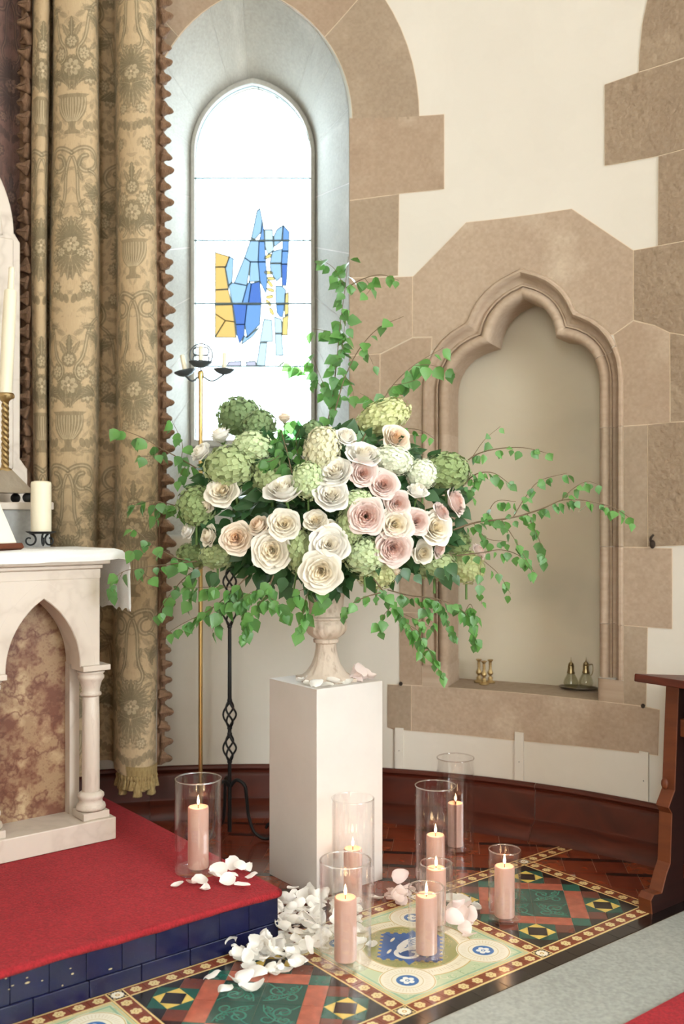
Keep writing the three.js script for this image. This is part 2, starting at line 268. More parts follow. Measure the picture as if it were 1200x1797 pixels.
// stones round the niche
const outer = pathAt(0.108), oIdx = (s, lo, hi) => { const l = []; for (let i = 0; i < outer.length; i++) if (outer[i][0] * s >= lo * s && outer[i][1] >= hi) l.push(outer[i]); return l; };
{
  const add = (q, k) => { part('stone_block', bentPanel(inset(q, 0.002), [], 0.004, -0.02), M.stone[k], apse); part('mortar_joint', bentPanel(inset(q, -0.0005), [], 0.0022, null), M.mortar, apse); };
  const w = (x, y) => wallSY(x, y);
  const head = outer.filter(([s, y]) => y > 1.965);                                                // runs right to left over the apex
  const hr = head[0], hl = head[head.length - 1];
  add([w(724, 592), w(724, 486), w(818, 390), w(1003.7, 366), w(1112, 439), w(1112, 562), [hr[0] + 0.012, hr[1] + 0.0], ...head, [hl[0] - 0.012, hl[1]], w(758, 591)], 0);
  const right = outer.filter(([s, y]) => s > NS && y <= 1.966), left = outer.filter(([s, y]) => s < NS && y <= 1.966);
  const rs = NS + NH + 0.108, ls = NS - NH - 0.108, cut = (list, lo, hi) => list.filter(([, y]) => y > lo + 0.004 && y < hi - 0.004);
  const yj = [1.638, 1.173, 0.872];
  add([[hr[0] + 0.012, hr[1]], w(1112, 563), w(1148, 571), w(1176, 584), w(1176, 742), [rs, yj[0]], ...cut(right, yj[0], 1.966)], 1);
  add([[rs, yj[0]], [w(1137, 746)[0], yj[0]], [w(1137, 960)[0], yj[1]], [rs, yj[1]]], 2);
  add([[rs, yj[1]], [w(1180, 959)[0], yj[1]], [w(1180, 1101)[0], yj[2]], [rs, yj[2]]], 0);
  add([[rs, yj[2]], [w(1137, 1101)[0], yj[2]], [w(1134, 1240)[0], NSILL - 0.0], [rs, NSILL]], 2);
  add([w(667, 622), w(724, 593), w(758, 592), [hl[0] - 0.012, hl[1]], ...cut(left, 1.638, 1.966), [ls, 1.638], w(667, 762)], 1);
  add([w(667, 762), [ls, 1.638], [ls, 1.2], w(700, 940), w(700, 762)], 2);
  add([[w(701, 940)[0], 1.2], [ls, 1.2], [ls, 0.88], [w(701, 1060)[0], 0.88]], 0);
  add([[w(701, 1060)[0], 0.88], [ls, 0.88], [ls, NSILL], [w(701, 1200)[0], NSILL]], 1);
  // apron course under the sill, in two lengths
  const b = (x, y) => w(x, y);
  add([[b(680, 1200)[0], NSILL], [b(722, 1203)[0], NSILL], [b(722, 1280)[0], 0.375], [b(690, 1277)[0], 0.378], [b(680, 1270)[0], 0.385]], 2);
  add([[b(722, 1203)[0], NSILL], [w(1136, 1240)[0], NSILL], [w(1158, 1243)[0], NSILL - 0.004], [w(1155, 1322)[0], 0.392], [b(900, 1300)[0], 0.372], [b(722, 1280)[0], 0.375]], 0);
}
// moulded jambs and trefoil head of the niche, stone by stone
{
  const niche = new THREE.Group(); niche.name = 'niche'; apse.add(niche);
  const sec = [[0.1085, -0.004], [0.108, 0.006], [0.102, 0.0135], [0.094, 0.0145], [0.086, 0.007], [0.082, -0.008], [0.074, -0.026], [0.062, -0.033], [0.0535, -0.029], [0.052, -0.019], [0.0465, -0.019], [0.0445, -0.030], [0.041, -0.020], [0.033, -0.009], [0.022, -0.005], [0.010, -0.010], [0.003, -0.021], [0, -0.034], [0, -0.10], [0, -0.192], [0.026, -0.193], [0.027, -0.24]];
  const plain = [[0.1085, -0.004], [0.1085, 0.004], [0.06, 0.004], [0.014, 0.004], [0.004, -0.004], [0, -0.012], [0, -0.06], [0, -0.12], [0, -0.18], [0, -0.205], [0.016, -0.206], [0.017, -0.24]];
  const N = path.length;
  const run = (i0, i1, s, g = 0.0012) => {
    const n = i1 - i0, m = s.length - 1, pt = (fi) => { const a = Math.min(N - 2, Math.floor(fi)), t = fi - a; return [0, 1].map((c) => path[a][c] * (1 - t) + path[a + 1][c] * t).concat([0, 1].map((c) => offs[a][c] * (1 - t) + offs[a + 1][c] * t)); };
    const geo = grid(m, n, (a, b) => { const q = pt(i0 + b * n), [o, d] = s[Math.round(a * m)], e = offPoint(Math.round(i0 + b * n), o); return bend(NS + e[0], Math.max(NSILL, e[1]) + (b === 0 ? g : b === 1 ? -g : 0) * (Math.abs(q[3]) < 0.5 ? 1 : 0), d); }, { flip: true, uvFn: (a, b) => { const q = pt(i0 + b * n); return [q[0] + s[Math.round(a * m)][1], q[1]]; } });
    return creased(geo, 0.75);
  };
  const cuts = [0, 1, 2, 3, 4, 8, nHalf, 2 * nHalf - 8, 2 * nHalf - 4, 2 * nHalf - 3, 2 * nHalf - 2, 2 * nHalf - 1, 2 * nHalf];
  for (let k = 0; k < cuts.length - 1; k++) {
    const pl = k === 0 || k === cuts.length - 2;
    part('moulding_stone', run(cuts[k], cuts[k + 1], pl ? plain : sec), M.stone[[0, 1, 0, 2, 1, 0][k % 6]], niche);
  }
  // back of the niche and its sill
  part('niche_back', bentPanel(pathAt(0.03), [], -0.238, null), M.niche, niche);
  const sill = [[NS - NH - 0.03, NSILL], [NS + NH + 0.03, NSILL]];
  part('niche_sill', grid(12, 1, (a, b) => bend(sill[0][0] + (sill[1][0] - sill[0][0]) * a, NSILL, 0.004 - 0.25 * b), { uvFn: (a, b) => [a * 0.6, b * 0.25] }), M.stone[2], niche);
}
// splayed window reveal: stones lofted from the wall face to the glass frame
const GZ = 4.66, GX = -0.42, GH = 0.288, GSPR = 3.0, GAPEX = 3.345, GSILL = 1.625;
{
  const reveal = new THREE.Group(); reveal.name = 'window_reveal'; apse.add(reveal);
  const NA = 14, out = archPts(OPEN, SPRING, APEX, SILLY, NA), inn = archPts(GH, GSPR, GAPEX, GSILL, NA);
  const expand = (l) => { const o = []; const K = 10; for (let i = 0; i <= K; i++) o.push([l[0][0], l[0][1] + (l[1][1] - l[0][1]) * i / K]); for (let i = 2; i < l.length - 2; i++) o.push(l[i]); for (let i = 0; i <= K; i++) o.push([l[l.length - 2][0], l[l.length - 2][1] + (l[l.length - 1][1] - l[l.length - 2][1]) * i / K]); return o; };
  const a = expand(out), b = expand(inn), zc = (x) => CZ + Math.sqrt(R * R - (x - CX) ** 2);
  const loft = (i, t, off) => {
    const f = Math.floor(Math.min(i, a.length - 1.0001)), k = i - f, A = [0, 1].map((c) => a[f][c] * (1 - k) + a[f + 1][c] * k), B = [0, 1].map((c) => b[f][c] * (1 - k) + b[f + 1][c] * k);
    const x0 = WX + A[0], z0 = zc(x0) - 0.004, x1 = GX + B[0], e = a[f + 1], d = a[f], l = Math.hypot(e[0] - d[0], e[1] - d[1]), nx = -(e[1] - d[1]) / l * off, ny = (e[0] - d[0]) / l * off;
    return [x0 + (x1 - x0) * t + nx, A[1] + (B[1] - A[1]) * t + ny, -(z0 + (GZ - z0) * t)];
  };
  const last = a.length - 1, cuts = [0, 1.7, 3.4, 5.1, 6.8, 8.5, 11, 15, 20.6, 23.5, last - 17.5, last - 15, last - 11, last - 8.5, last - 6.8, last - 5.1, last - 3.4, last - 1.7, last].filter((v, i, l) => !i || v > l[i - 1] + 0.3);
  for (let k = 0; k < cuts.length - 1; k++) {
    const n = Math.max(2, Math.ceil(cuts[k + 1] - cuts[k])), c0 = cuts[k] + (k ? 0.011 : 0), c1 = cuts[k + 1] - 0.011;
    part('reveal_stone', grid(n, 6, (p, q) => loft(c0 + (c1 - c0) * p, q, 0), { flip: true, uvFn: (p, q) => [k * 0.37 + p * 0.4, q * 0.5] }), M.paleStone, reveal);
  }
  part('reveal_mortar', grid(last, 2, (p, q) => loft(Math.min(last - 0.001, p * last), q, 0.0025), { flip: true }), M.white, reveal);
  // sloping sill
  part('window_sill', grid(8, 6, (p, q) => { const x0 = WX - OPEN + 2 * OPEN * p, x1 = GX - GH + 2 * GH * p, z0 = zc(x0) - 0.004; return [x0 + (x1 - x0) * q, SILLY + (GSILL - SILLY) * q, -(z0 + (GZ - z0) * q)]; }, { uvFn: (p, q) => [p, q * 0.6] }), M.paleStone, reveal);
}

// ---------------------------------------------------------------- the stained glass window
{
  const w = thing('window_1', 'tall pointed leaded window with clear, blue and amber glass, blazing with daylight', 'window', { at: V3(GX, 0, -GZ), kind: 'structure' });
  const X = (x, y) => [(300 + x / 2.641 - 600) / F * GZ - GX, EYE + (HORIZON - 100 - y / 2.641) / F * GZ];     // from a pane's corner in the photograph to the window's plane
  const IN = archPts(0.272, 3.0, 3.325, 1.648, 12);
  const frame = new THREE.Shape(archPts(0.288, 3.0, 3.345, 1.62, 12).map(([x, y]) => new THREE.Vector2(x, y))); frame.holes.push(new THREE.Path(IN.map(([x, y]) => new THREE.Vector2(x, y))));
  part('window_frame', boxUV(new THREE.ExtrudeGeometry(frame, { depth: 0.05, bevelEnabled: true, bevelSize: 0.006, bevelThickness: 0.012, bevelSegments: 2 }).translate(0, 0, -0.03)), M.paleStone, w);
  const tint = (r, g, b) => phy({ color: new THREE.Color(r, g, b), transmission: 1, roughness: 0.0, thickness: 0, ior: 1.4, specularIntensity: 0.5 });
  const G = { clear: tint(1, 1, 1), pale: tint(0.075, 0.088, 0.095), sky: tint(0.045, 0.064, 0.082), blue: tint(0.022, 0.040, 0.074), deep: tint(0.011, 0.022, 0.060), amber: tint(0.105, 0.060, 0.018), gold: tint(0.105, 0.072, 0.024), rose: tint(0.07, 0.062, 0.07) };
  const leads = [];
  const inside = (poly, x, y) => { let c = false; for (let i = 0, j = poly.length - 1; i < poly.length; j = i++) { const [a, b] = poly[i], [d, e] = poly[j]; if ((b > y) !== (e > y) && x < (d - a) * (y - b) / (e - b) + a) c = !c; } return c; };
  const bar = (p, q, wd, z = 0.003) => { const l = Math.hypot(q[0] - p[0], q[1] - p[1]); if (l < 1e-4) return; leads.push(new THREE.BoxGeometry(l + wd * 0.7, wd, 0.006).rotateZ(Math.atan2(q[1] - p[1], q[0] - p[0])).translate((p[0] + q[0]) / 2, (p[1] + q[1]) / 2, z)); };
  const pane = (kind, pts, lw = 0.0042) => {
    const q = pts.map(([x, y]) => X(x, y)); 
    const s = new THREE.Shape(q.map(([x, y]) => new THREE.Vector2(x, y)));
    part('pane', new THREE.ShapeGeometry(s).translate(0, 0, 0.0012), G[kind], w); for (let i = 0; i < q.length; i++) bar(q[i], q[(i + 1) % q.length], lw);
  };
  // pieces traced from the window: the blue robe, amber side panels, the gold rope and the pale folds
  pane('sky', [[372, 838], [398, 715], [412, 700], [424, 760], [418, 812], [385, 850]]);
  pane('blue', [[418, 812], [424, 760], [430, 800], [434, 855], [408, 855]]);
  pane('sky', [[340, 930], [372, 838], [408, 855], [404, 950], [368, 950]]);
  pane('blue', [[404, 950], [408, 855], [434, 855], [440, 950]]);
  pane('sky', [[292, 1048], [340, 930], [368, 950], [352, 1060]]);
  pane('sky', [[252, 975], [272, 925], [290, 935], [284, 1040], [268, 1060]]);
  pane('sky', [[368, 950], [404, 950], [412, 1040], [362, 1042]]);
  pane('blue', [[404, 950], [440, 950], [446, 1040], [440, 1100], [412, 1040]]);
  pane('sky', [[268, 1060], [284, 1046], [352, 1060], [330, 1142], [284, 1142]]);
  pane('blue', [[352, 1060], [362, 1042], [372, 1050], [358, 1145], [330, 1142]]);
  pane('deep', [[372, 1050], [412, 1040], [420, 1145], [358, 1145]]);
  pane('deep', [[300, 1240], [286, 1145], [352, 1148], [342, 1240]]);
  pane('blue', [[352, 1148], [418, 1148], [412, 1240], [352, 1300], [342, 1240]]);
  pane('deep', [[300, 1240], [342, 1240], [340, 1290], [318, 1330], [304, 1285]]);
  pane('sky', [[352, 1300], [412, 1250], [380, 1295], [325, 1335], [340, 1292]]);
  pane('pale', [[434, 800], [470, 800], [476, 900], [448, 915], [436, 880]]);
  pane('sky', [[476, 830], [490, 800], [520, 780], [512, 855], [478, 880]]);
  pane('blue', [[520, 780], [548, 810], [545, 900], [515, 900]]);
  pane('sky', [[470, 900], [515, 890], [512, 955], [458, 955]]);
  pane('blue', [[515, 900], [545, 900], [540, 960], [512, 960]]);
  pane('sky', [[458, 958], [510, 958], [512, 1020], [490, 1040], [462, 1000]]);
  pane('deep', [[512, 960], [540, 960], [535, 1060], [515, 1060]]);
  pane('sky', [[484, 1060], [515, 1062], [532, 1080], [528, 1142], [486, 1142]]);
  pane('blue', [[488, 1148], [526, 1148], [518, 1205], [505, 1205], [490, 1185]]);
  for (const [cx, cy, a] of [[450, 925, -0.5], [452, 1000, 0.1], [464, 1027, 0.1], [460, 1052, 0.9], [462, 1080, 0.35], [458, 1112, -0.15], [452, 1140, 0.9], [466, 1180, 1.1]])
    pane('gold', [...Array(8)].map((_, i) => { const t = i * Math.PI / 4, x = 20 * Math.cos(t), y = 9 * Math.sin(t); return [cx + x * Math.cos(a) - y * Math.sin(a), cy + x * Math.sin(a) + y * Math.cos(a)]; }), 0.0028);
  pane('amber', [[204, 905], [270, 925], [256, 972], [204, 974]]); pane('amber', [[204, 974], [250, 974], [266, 1075], [204, 1080]]);
  pane('amber', [[204, 1080], [266, 1078], [280, 1142], [204, 1142]]); pane('amber', [[204, 1150], [284, 1148], [294, 1228], [252, 1222], [204, 1190]]);
  pane('amber', [[204, 1190], [252, 1222], [204, 1298]]); pane('amber', [[252, 1222], [294, 1228], [302, 1302], [204, 1300]]);
  pane('gold', [[528, 1100], [545, 1090], [545, 1190], [526, 1200]]); pane('gold', [[518, 1210], [545, 1195], [540, 1290], [514, 1290]]);
  pane('pale', [[430, 1215], [468, 1220], [472, 1320], [412, 1320]]); pane('pale', [[412, 1325], [446, 1325], [436, 1432], [396, 1430]]);
  pane('pale', [[478, 1205], [512, 1215], [516, 1280], [482, 1280]]); pane('pale', [[482, 1284], [514, 1284], [520, 1384], [486, 1384]]);
  pane('rose', [[268, 1412], [326, 1410], [326, 1432], [256, 1434]]); pane('rose', [[348, 1412], [392, 1410], [396, 1432], [350, 1432]]);
  // clear glazing behind, cut by the saddle bars
  const rows = [1.648, ...[1435, 1144, 852, 564].map((y) => X(0, y)[1]), 3.33];
  for (let i = 0; i < 5; i++) {
    const poly = clip(IN.map((p) => [...p]), [[0, -1, -rows[i]], [0, 1, rows[i + 1]]]);
    const s = new THREE.Shape(poly.map(([x, y]) => new THREE.Vector2(x, y)));
    part('pane', new THREE.ShapeGeometry(s).translate(0, 0, -0.004), G.clear, w);
  }
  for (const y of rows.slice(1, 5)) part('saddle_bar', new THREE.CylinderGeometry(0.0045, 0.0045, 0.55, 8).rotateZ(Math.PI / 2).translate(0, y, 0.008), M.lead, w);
  // border leads and a few of the thin lines that survive the glare
  const side = 0.034;
  for (const sg of [-1, 1]) for (const [a, b] of [[1.66, 1.98], [2.02, 2.35], [2.42, 2.62], [2.7, 2.95]]) { let y = a; while (y < b) { const e = Math.min(b, y + rr(0.03, 0.08)); bar([sg * (0.272 - side) + rr(-0.002, 0.002), y], [sg * (0.272 - side) + rr(-0.002, 0.002), e], rr(0.002, 0.004)); y = e + rr(0.004, 0.02); } }
  for (let i = 0; i < IN.length - 1; i++) bar(inset(IN, 0.004)[i], inset(IN, 0.004)[i + 1], 0.004);
  for (const l of [[[412, 630], [410, 690]], [[415, 692], [455, 682]], [[310, 300], [335, 372]], [[165, 430], [172, 470]], [[575, 440], [582, 490]], [[405, 140], [410, 170]], [[480, 180], [540, 240]], [[190, 640], [200, 690]], [[250, 900], [262, 880]], [[322, 1338], [318, 1380]], [[318, 1380], [340, 1412]], [[500, 1490], [505, 1560]], [[505, 1560], [480, 1610]], [[450, 1560], [470, 1590]], [[240, 1500], [232, 1580]], [[165, 1040], [172, 1120]], [[592, 1240], [596, 1330]], [[330, 1550], [345, 1600]], [[345, 1530], [430, 1600]], [[365, 1560], [385, 1575]]]) bar(X(...l[0]), X(...l[1]), 0.0034);
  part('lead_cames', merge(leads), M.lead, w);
}

// ---------------------------------------------------------------- skirting, battens, small iron fixings
{
  const pr = [[0.0, 0.211], [0.012, 0.213], [0.022, 0.208], [0.026, 0.199], [0.022, 0.192], [0.014, 0.188], [0.012, 0.18], [0.018, 0.172], [0.02, 0.165], [0.02, 0.075], [0.022, 0.068], [0.032, 0.06], [0.05, 0.052], [0.072, 0.038], [0.084, 0.02], [0.088, 0.0], [0.0, 0.0]];
  const bb = thing('baseboard_apse', 'dark red-brown polished wooden skirting with a rounded top and curved foot', 'skirting', { kind: 'structure' });
  const a0 = -1.1, edges = [a0, -0.2, 0.52, 0.9];
  for (let k = 0; k < 3; k++) part('skirting_board', creased(grid(pr.length - 1, 24, (a, b) => { const [d, y] = pr[Math.round(a * (pr.length - 1))]; return bend(R * (edges[k] + (edges[k + 1] - edges[k] - 0.0006) * b), y, d + 0.001); }, { flip: false, uvFn: (a, b) => [b * 1.6 + k, a * 0.3] }), 0.6), M.wood, bb);
  for (const [px, y0] of [[701, 1283], [912, 1291], [1131, 1325]]) {
    const [s, yt] = wallSY(px, y0), w = 0.018;
    const bt = tag(part(numbered('wall_batten'), bentPanel([[s - w, 0.214], [s + w, 0.214], [s + w, yt + 0.015], [s - w, yt + 0.015]], [], 0.012, -0.002), M.plaster, scene), 'cream painted vertical wall batten between skirting and sandstone apron', 'batten', 'painted battens under the niche');
    part('screw', new THREE.SphereGeometry(0.0022, 8, 6).translate(...bend(s, 0.29, 0.012)), M.iron, bt);
  }
  for (const [px, py, r, l] of [[1147, 955, 0.011, 'rusty iron hook stub in the sandstone beside the niche'], [1130, 1238, 0.008, 'small dark iron stud at the outer end of the niche sill, by the bench'], [704, 1199, 0.008, 'small dark iron stud at the sill corner behind the flower urn']]) {
    const [s, y] = wallSY(px, py), c = bend(s, y, 0.012), top = r > 0.01;
    const g = [new THREE.SphereGeometry(r, 10, 8).scale(1, top ? 1.5 : 1.1, 1).translate(...c)]; if (top) g.push(tube([V3(...bend(s, y, 0.01)), V3(...bend(s - 0.004, y + 0.02, 0.02)), V3(...bend(s + 0.003, y + 0.036, 0.01))], 0.006, 0.004, 8, 6));
    single('iron_stud', merge(g), std({ color: 0x3a2c20, roughness: 0.9, bumpMap: bumpFine, bumpScale: 0.004 }), l, 'iron stud');
  }
}

// ---------------------------------------------------------------- nave walls and ceiling that close the room behind the camera
{
  const U = (u) => CEN.u + u, Vv = (v) => CEN.v + v;
  const nave = (name, label, w, h, holes, u, v, turn) => {
    const s = new THREE.Shape([[0, -0.05], [w, -0.05], [w, h], [0, h]].map(([x, y]) => new THREE.Vector2(x, y)));
    for (const [x, y, ww, hh] of holes) s.holes.push(new THREE.Path([[x - ww / 2, y], [x + ww / 2, y], [x + ww / 2, y + hh], [x - ww / 2, y + hh]].map(([a, b]) => new THREE.Vector2(a, b))));
    const o = thing(name, label, 'wall', { at: W(U(u), Vv(v)), turn: ANG + turn, kind: 'structure' });
    part('plaster', boxUV(new THREE.ExtrudeGeometry(s, { depth: 0.4, bevelEnabled: false })), M.plaster, o);
    for (const [x, y, ww, hh] of holes) part('window_pane', new THREE.PlaneGeometry(ww, hh).translate(x, y + hh / 2, 0.25), M.glass, o);
  };
  nave('wall_south', 'plain cream plaster chapel side wall with two tall windows', 5.4, TOP, [[4.65, 2.0, 0.84, 1.8], [2.4, 1.5, 0.84, 2.2]], R, -5.4, Math.PI / 2);
  nave('wall_north', 'plain cream plaster side wall of the nave', 5.4, TOP, [[3.0, 0.9, 0.84, 2.6]], -R, 0, -Math.PI / 2);  // unseen opening, put in along with the added north fill
  nave('wall_west', 'cream plaster end wall of the nave with one wide window', 2 * R + 0.8, TOP, [[R + 0.4 + 1.15, 0.95, 1.7, 3.0]], -R - 0.4, -5.25, 0);
  const ceil = single('ceiling', boxUV(box(2 * R + 1.2, 0.2, 9.2)), M.plaster, 'plain cream plaster chapel ceiling', 'ceiling', { at: W(U(0), Vv(-1.3), TOP + 0.1), kind: 'structure' }); ceil.rotation.y = ANG;
}

// ---------------------------------------------------------------- floor of encaustic tiles, each a piece of its own
const S = 0.5477, B = S / 10, U0 = 1.736, V0 = 1.919;                                              // panel pitch, border width, first corner tile
{
  const ink = (x, fill, fn) => { x.fillStyle = fill; x.beginPath(); fn(); x.fill(); };
  const speck = (x, w, h, n, a) => { for (let i = 0; i < n; i++) { x.fillStyle = rnd() < 0.5 ? `rgba(255,240,215,${a})` : `rgba(20,8,0,${a})`; x.fillRect(rnd() * w, rnd() * h, 1 + rnd() * 2, 1 + rnd() * 2); } };
  const cream = '#dcc48c', red = '#7c3a22';
  const flower = canvasTex(128, 128, (x) => {
    x.fillStyle = red; x.fillRect(0, 0, 128, 128);
    for (let k = 0; k < 6; k++) { const a = k * Math.PI / 3 + 0.26; ink(x, cream, () => x.arc(64 + 24 * Math.cos(a), 64 + 24 * Math.sin(a), 14.5, 0, 7)); }
    ink(x, cream, () => x.arc(64, 64, 22, 0, 7)); x.strokeStyle = '#a8823f'; x.lineWidth = 4; x.beginPath(); x.arc(64, 64, 12, 0, 7); x.stroke(); ink(x, '#e8d6a4', () => x.arc(64, 64, 6, 0, 7));
    x.fillStyle = '#dfc083'; x.fillRect(0, 0, 128, 15); x.fillRect(0, 113, 128, 15); x.fillStyle = '#5f2c1a'; x.fillRect(0, 15, 128, 2); x.fillRect(0, 111, 128, 2); speck(x, 128, 128, 260, 0.12);
  });
  const rosette = canvasTex(128, 128, (x) => {
    x.fillStyle = '#3a2a1c'; x.fillRect(0, 0, 128, 128); x.fillStyle = '#dfc083'; x.fillRect(0, 0, 128, 12); x.fillRect(0, 116, 128, 12); x.fillRect(0, 0, 12, 128); x.fillRect(116, 0, 12, 128);
    for (const [a, b] of [[26, 26], [102, 26], [26, 102], [102, 102]]) ink(x, '#cdb27a', () => x.arc(a, b, 9, 0, 7));
    ink(x, '#efe6d0', () => x.arc(64, 64, 38, 0, 7)); for (let k = 0; k < 12; k++) { const a = k * Math.PI / 6; ink(x, '#efe6d0', () => x.arc(64 + 36 * Math.cos(a), 64 + 36 * Math.sin(a), 8, 0, 7)); }
    ink(x, '#b98a3e', () => x.arc(64, 64, 15, 0, 7)); ink(x, '#f3e8cb', () => x.arc(64, 64, 8, 0, 7)); speck(x, 128, 128, 200, 0.1);
  });
  const scroll = canvasTex(256, 256, (x) => {
    x.fillStyle = '#16493f'; x.fillRect(0, 0, 256, 256); x.strokeStyle = '#357262'; x.lineCap = 'round';
    const curl = (cx, cy, r, a0, turns, w) => { x.lineWidth = w; x.beginPath(); for (let t = 0; t <= 1; t += 0.02) { const a = a0 + turns * t * 6.28, q = r * (1 - 0.75 * t); x.lineTo(cx + q * Math.cos(a), cy + q * Math.sin(a)); } x.stroke(); };
    curl(92, 92, 62, 0.8, 1.2, 13); curl(178, 70, 42, 2.4, -1.1, 10); curl(70, 178, 42, -0.8, 1.1, 10); curl(176, 176, 52, 3.9, 1, 11);
    x.lineWidth = 9; x.beginPath(); x.arc(0, 0, 222, 0.1, 1.47); x.stroke(); x.beginPath(); x.moveTo(8, 8); x.quadraticCurveTo(60, 40, 120, 128); x.stroke();
    for (let k = 0; k < 14; k++) { const a = 0.15 + k * 0.095; ink(x, '#2d6a5a', () => x.ellipse(196 * Math.cos(a), 196 * Math.sin(a), 14, 6, a + 0.6, 0, 7)); } speck(x, 256, 256, 500, 0.08);
  });
  const picture = canvasTex(1024, 1024, (x) => {                                                   // the large bird medallion, lines and washes of colour only
    x.fillStyle = '#b9c6a0'; x.fillRect(0, 0, 1024, 1024);
    for (let i = 0; i < 240; i++) { x.strokeStyle = i % 2 ? '#93ad86' : '#d7d3b2'; x.lineWidth = 4; const px = rnd() * 1024, py = rnd() * 1024, r = 8 + rnd() * 18, a = rnd() * 6; x.beginPath(); x.arc(px, py, r, a, a + 3.6); x.stroke(); }
    x.strokeStyle = '#cdb887'; x.lineWidth = 10; x.strokeRect(14, 14, 996, 996); x.strokeStyle = '#8fae92'; x.lineWidth = 12; x.strokeRect(34, 34, 956, 956);
    const ring = (cx, cy, r, w, c) => { x.strokeStyle = c; x.lineWidth = w; x.beginPath(); x.arc(cx, cy, r, 0, 7); x.stroke(); };
    ring(512, 512, 350, 86, '#e4dcc2'); ring(512, 512, 396, 8, '#bfa56c'); ring(512, 512, 304, 9, '#bfa56c');
    for (let k = 0; k < 120; k++) { const a = k * 0.0524; x.strokeStyle = 'rgba(176,158,120,.55)'; x.lineWidth = 3 + (k * 7 % 5); x.beginPath(); x.moveTo(512 + 330 * Math.cos(a), 512 + 330 * Math.sin(a)); x.lineTo(512 + (352 + (k * 5 % 4) * 6) * Math.cos(a), 512 + (352 + (k * 5 % 4) * 6) * Math.sin(a)); x.stroke(); }
    ink(x, '#94925c', () => x.arc(512, 512, 298, 0, 7)); for (let i = 0; i < 60; i++) { const a = rnd() * 6.28, r = 200 + rnd() * 80; ring(512 + r * Math.cos(a), 512 + r * Math.sin(a), 10 + rnd() * 14, 4, i % 2 ? '#b8a868' : '#7d8452'); }
    for (const [cx, cy] of [[196, 196], [828, 196], [196, 828], [828, 828]]) {
      ink(x, '#e6e0cc', () => x.arc(cx, cy, 168, 0, 7)); ring(cx, cy, 160, 7, '#c4ad78'); ring(cx, cy, 92, 5, '#c9b88c'); for (let k = 0; k < 40; k++) { const a = k * 0.157; x.strokeStyle = 'rgba(190,172,130,.5)'; x.lineWidth = 4; x.beginPath(); x.moveTo(cx + 106 * Math.cos(a), cy + 106 * Math.sin(a)); x.lineTo(cx + 140 * Math.cos(a), cy + 140 * Math.sin(a)); x.stroke(); }
      ink(x, '#3f6ea6', () => x.arc(cx, cy, 66, 0, 7)); for (let k = 0; k < 5; k++) { const a = k * 1.2566; ink(x, '#e9ecea', () => x.arc(cx + 28 * Math.cos(a), cy + 28 * Math.sin(a), 17, 0, 7)); } ink(x, '#3f6ea6', () => x.arc(cx, cy, 13, 0, 7)); ink(x, '#e9ecea', () => x.arc(cx, cy, 7, 0, 7));
    }
    x.save(); x.translate(512, 512); x.rotate(-Math.PI / 4);                                        // the blue lozenge and its white bird stand upright to someone at the step
    x.fillStyle = '#bca35e'; x.fillRect(-196, -196, 392, 392); for (const [a, b] of [[214, 0], [-214, 0], [0, 214], [0, -214]]) ink(x, '#bca35e', () => { x.moveTo(a, b); x.lineTo(a * 0.7 - b * 0.3, b * 0.7 + a * 0.3); x.lineTo(a * 0.7 + b * 0.3, b * 0.7 - a * 0.3); });
    x.fillStyle = '#2c5a9c'; x.fillRect(-180, -180, 360, 360); for (let k = -3; k <= 3; k++) for (const [a, b] of [[k * 52, -184], [k * 52, 184], [-184, k * 52], [184, k * 52]]) ink(x, '#2c5a9c', () => x.arc(a, b, 16, 0, 7));
    for (const [a, b] of [[250, 0], [-250, 0]]) ink(x, '#2c5a9c', () => { x.moveTo(a, b); x.lineTo(a * 0.7, b + 46); x.lineTo(a * 0.7, b - 46); });
    x.strokeStyle = '#eef0ee'; x.lineWidth = 30; x.lineCap = 'round'; x.beginPath(); x.moveTo(-60, -78); x.bezierCurveTo(-150, -120, -190, 10, -120, 40); x.bezierCurveTo(-90, 50, -60, 40, -70, 20); x.stroke(); x.fillStyle = '#eef0ee'; x.beginPath(); x.moveTo(-96, -60); x.quadraticCurveTo(-40, -110, 40, -70); x.quadraticCurveTo(120, -40, 150, 40); x.quadraticCurveTo(90, 90, 20, 74); x.quadraticCurveTo(-50, 50, -46, -6); x.quadraticCurveTo(-60, -40, -96, -60); x.fill();
    x.strokeStyle = '#2c5a9c'; x.lineWidth = 7; for (let k = 0; k < 4; k++) { x.beginPath(); x.moveTo(-20 + k * 34, -36 + k * 10); x.quadraticCurveTo(40 + k * 26, 0, 60 + k * 22, 60); x.stroke(); }
    x.fillStyle = '#e6e2cf'; for (const [a, b] of [[-110, 110], [-20, 130], [70, 120], [-80, -130], [90, -120]]) { x.beginPath(); x.ellipse(a, b, 34, 10, 0.3, 0, 7); x.fill(); }
    x.restore(); speck(x, 1024, 1024, 3000, 0.06);
  });
  const plainTex = (c, s) => dataTex(64, (x, y) => { const n = fbm(x, y, 5, s, 4); return c.map((q) => q * (0.82 + 0.36 * n)); }, { metres: 0.12 });
  const glaze = (o) => phy({ roughness: 0.2, clearcoat: 0.35, clearcoatRoughness: 0.12, ...o });
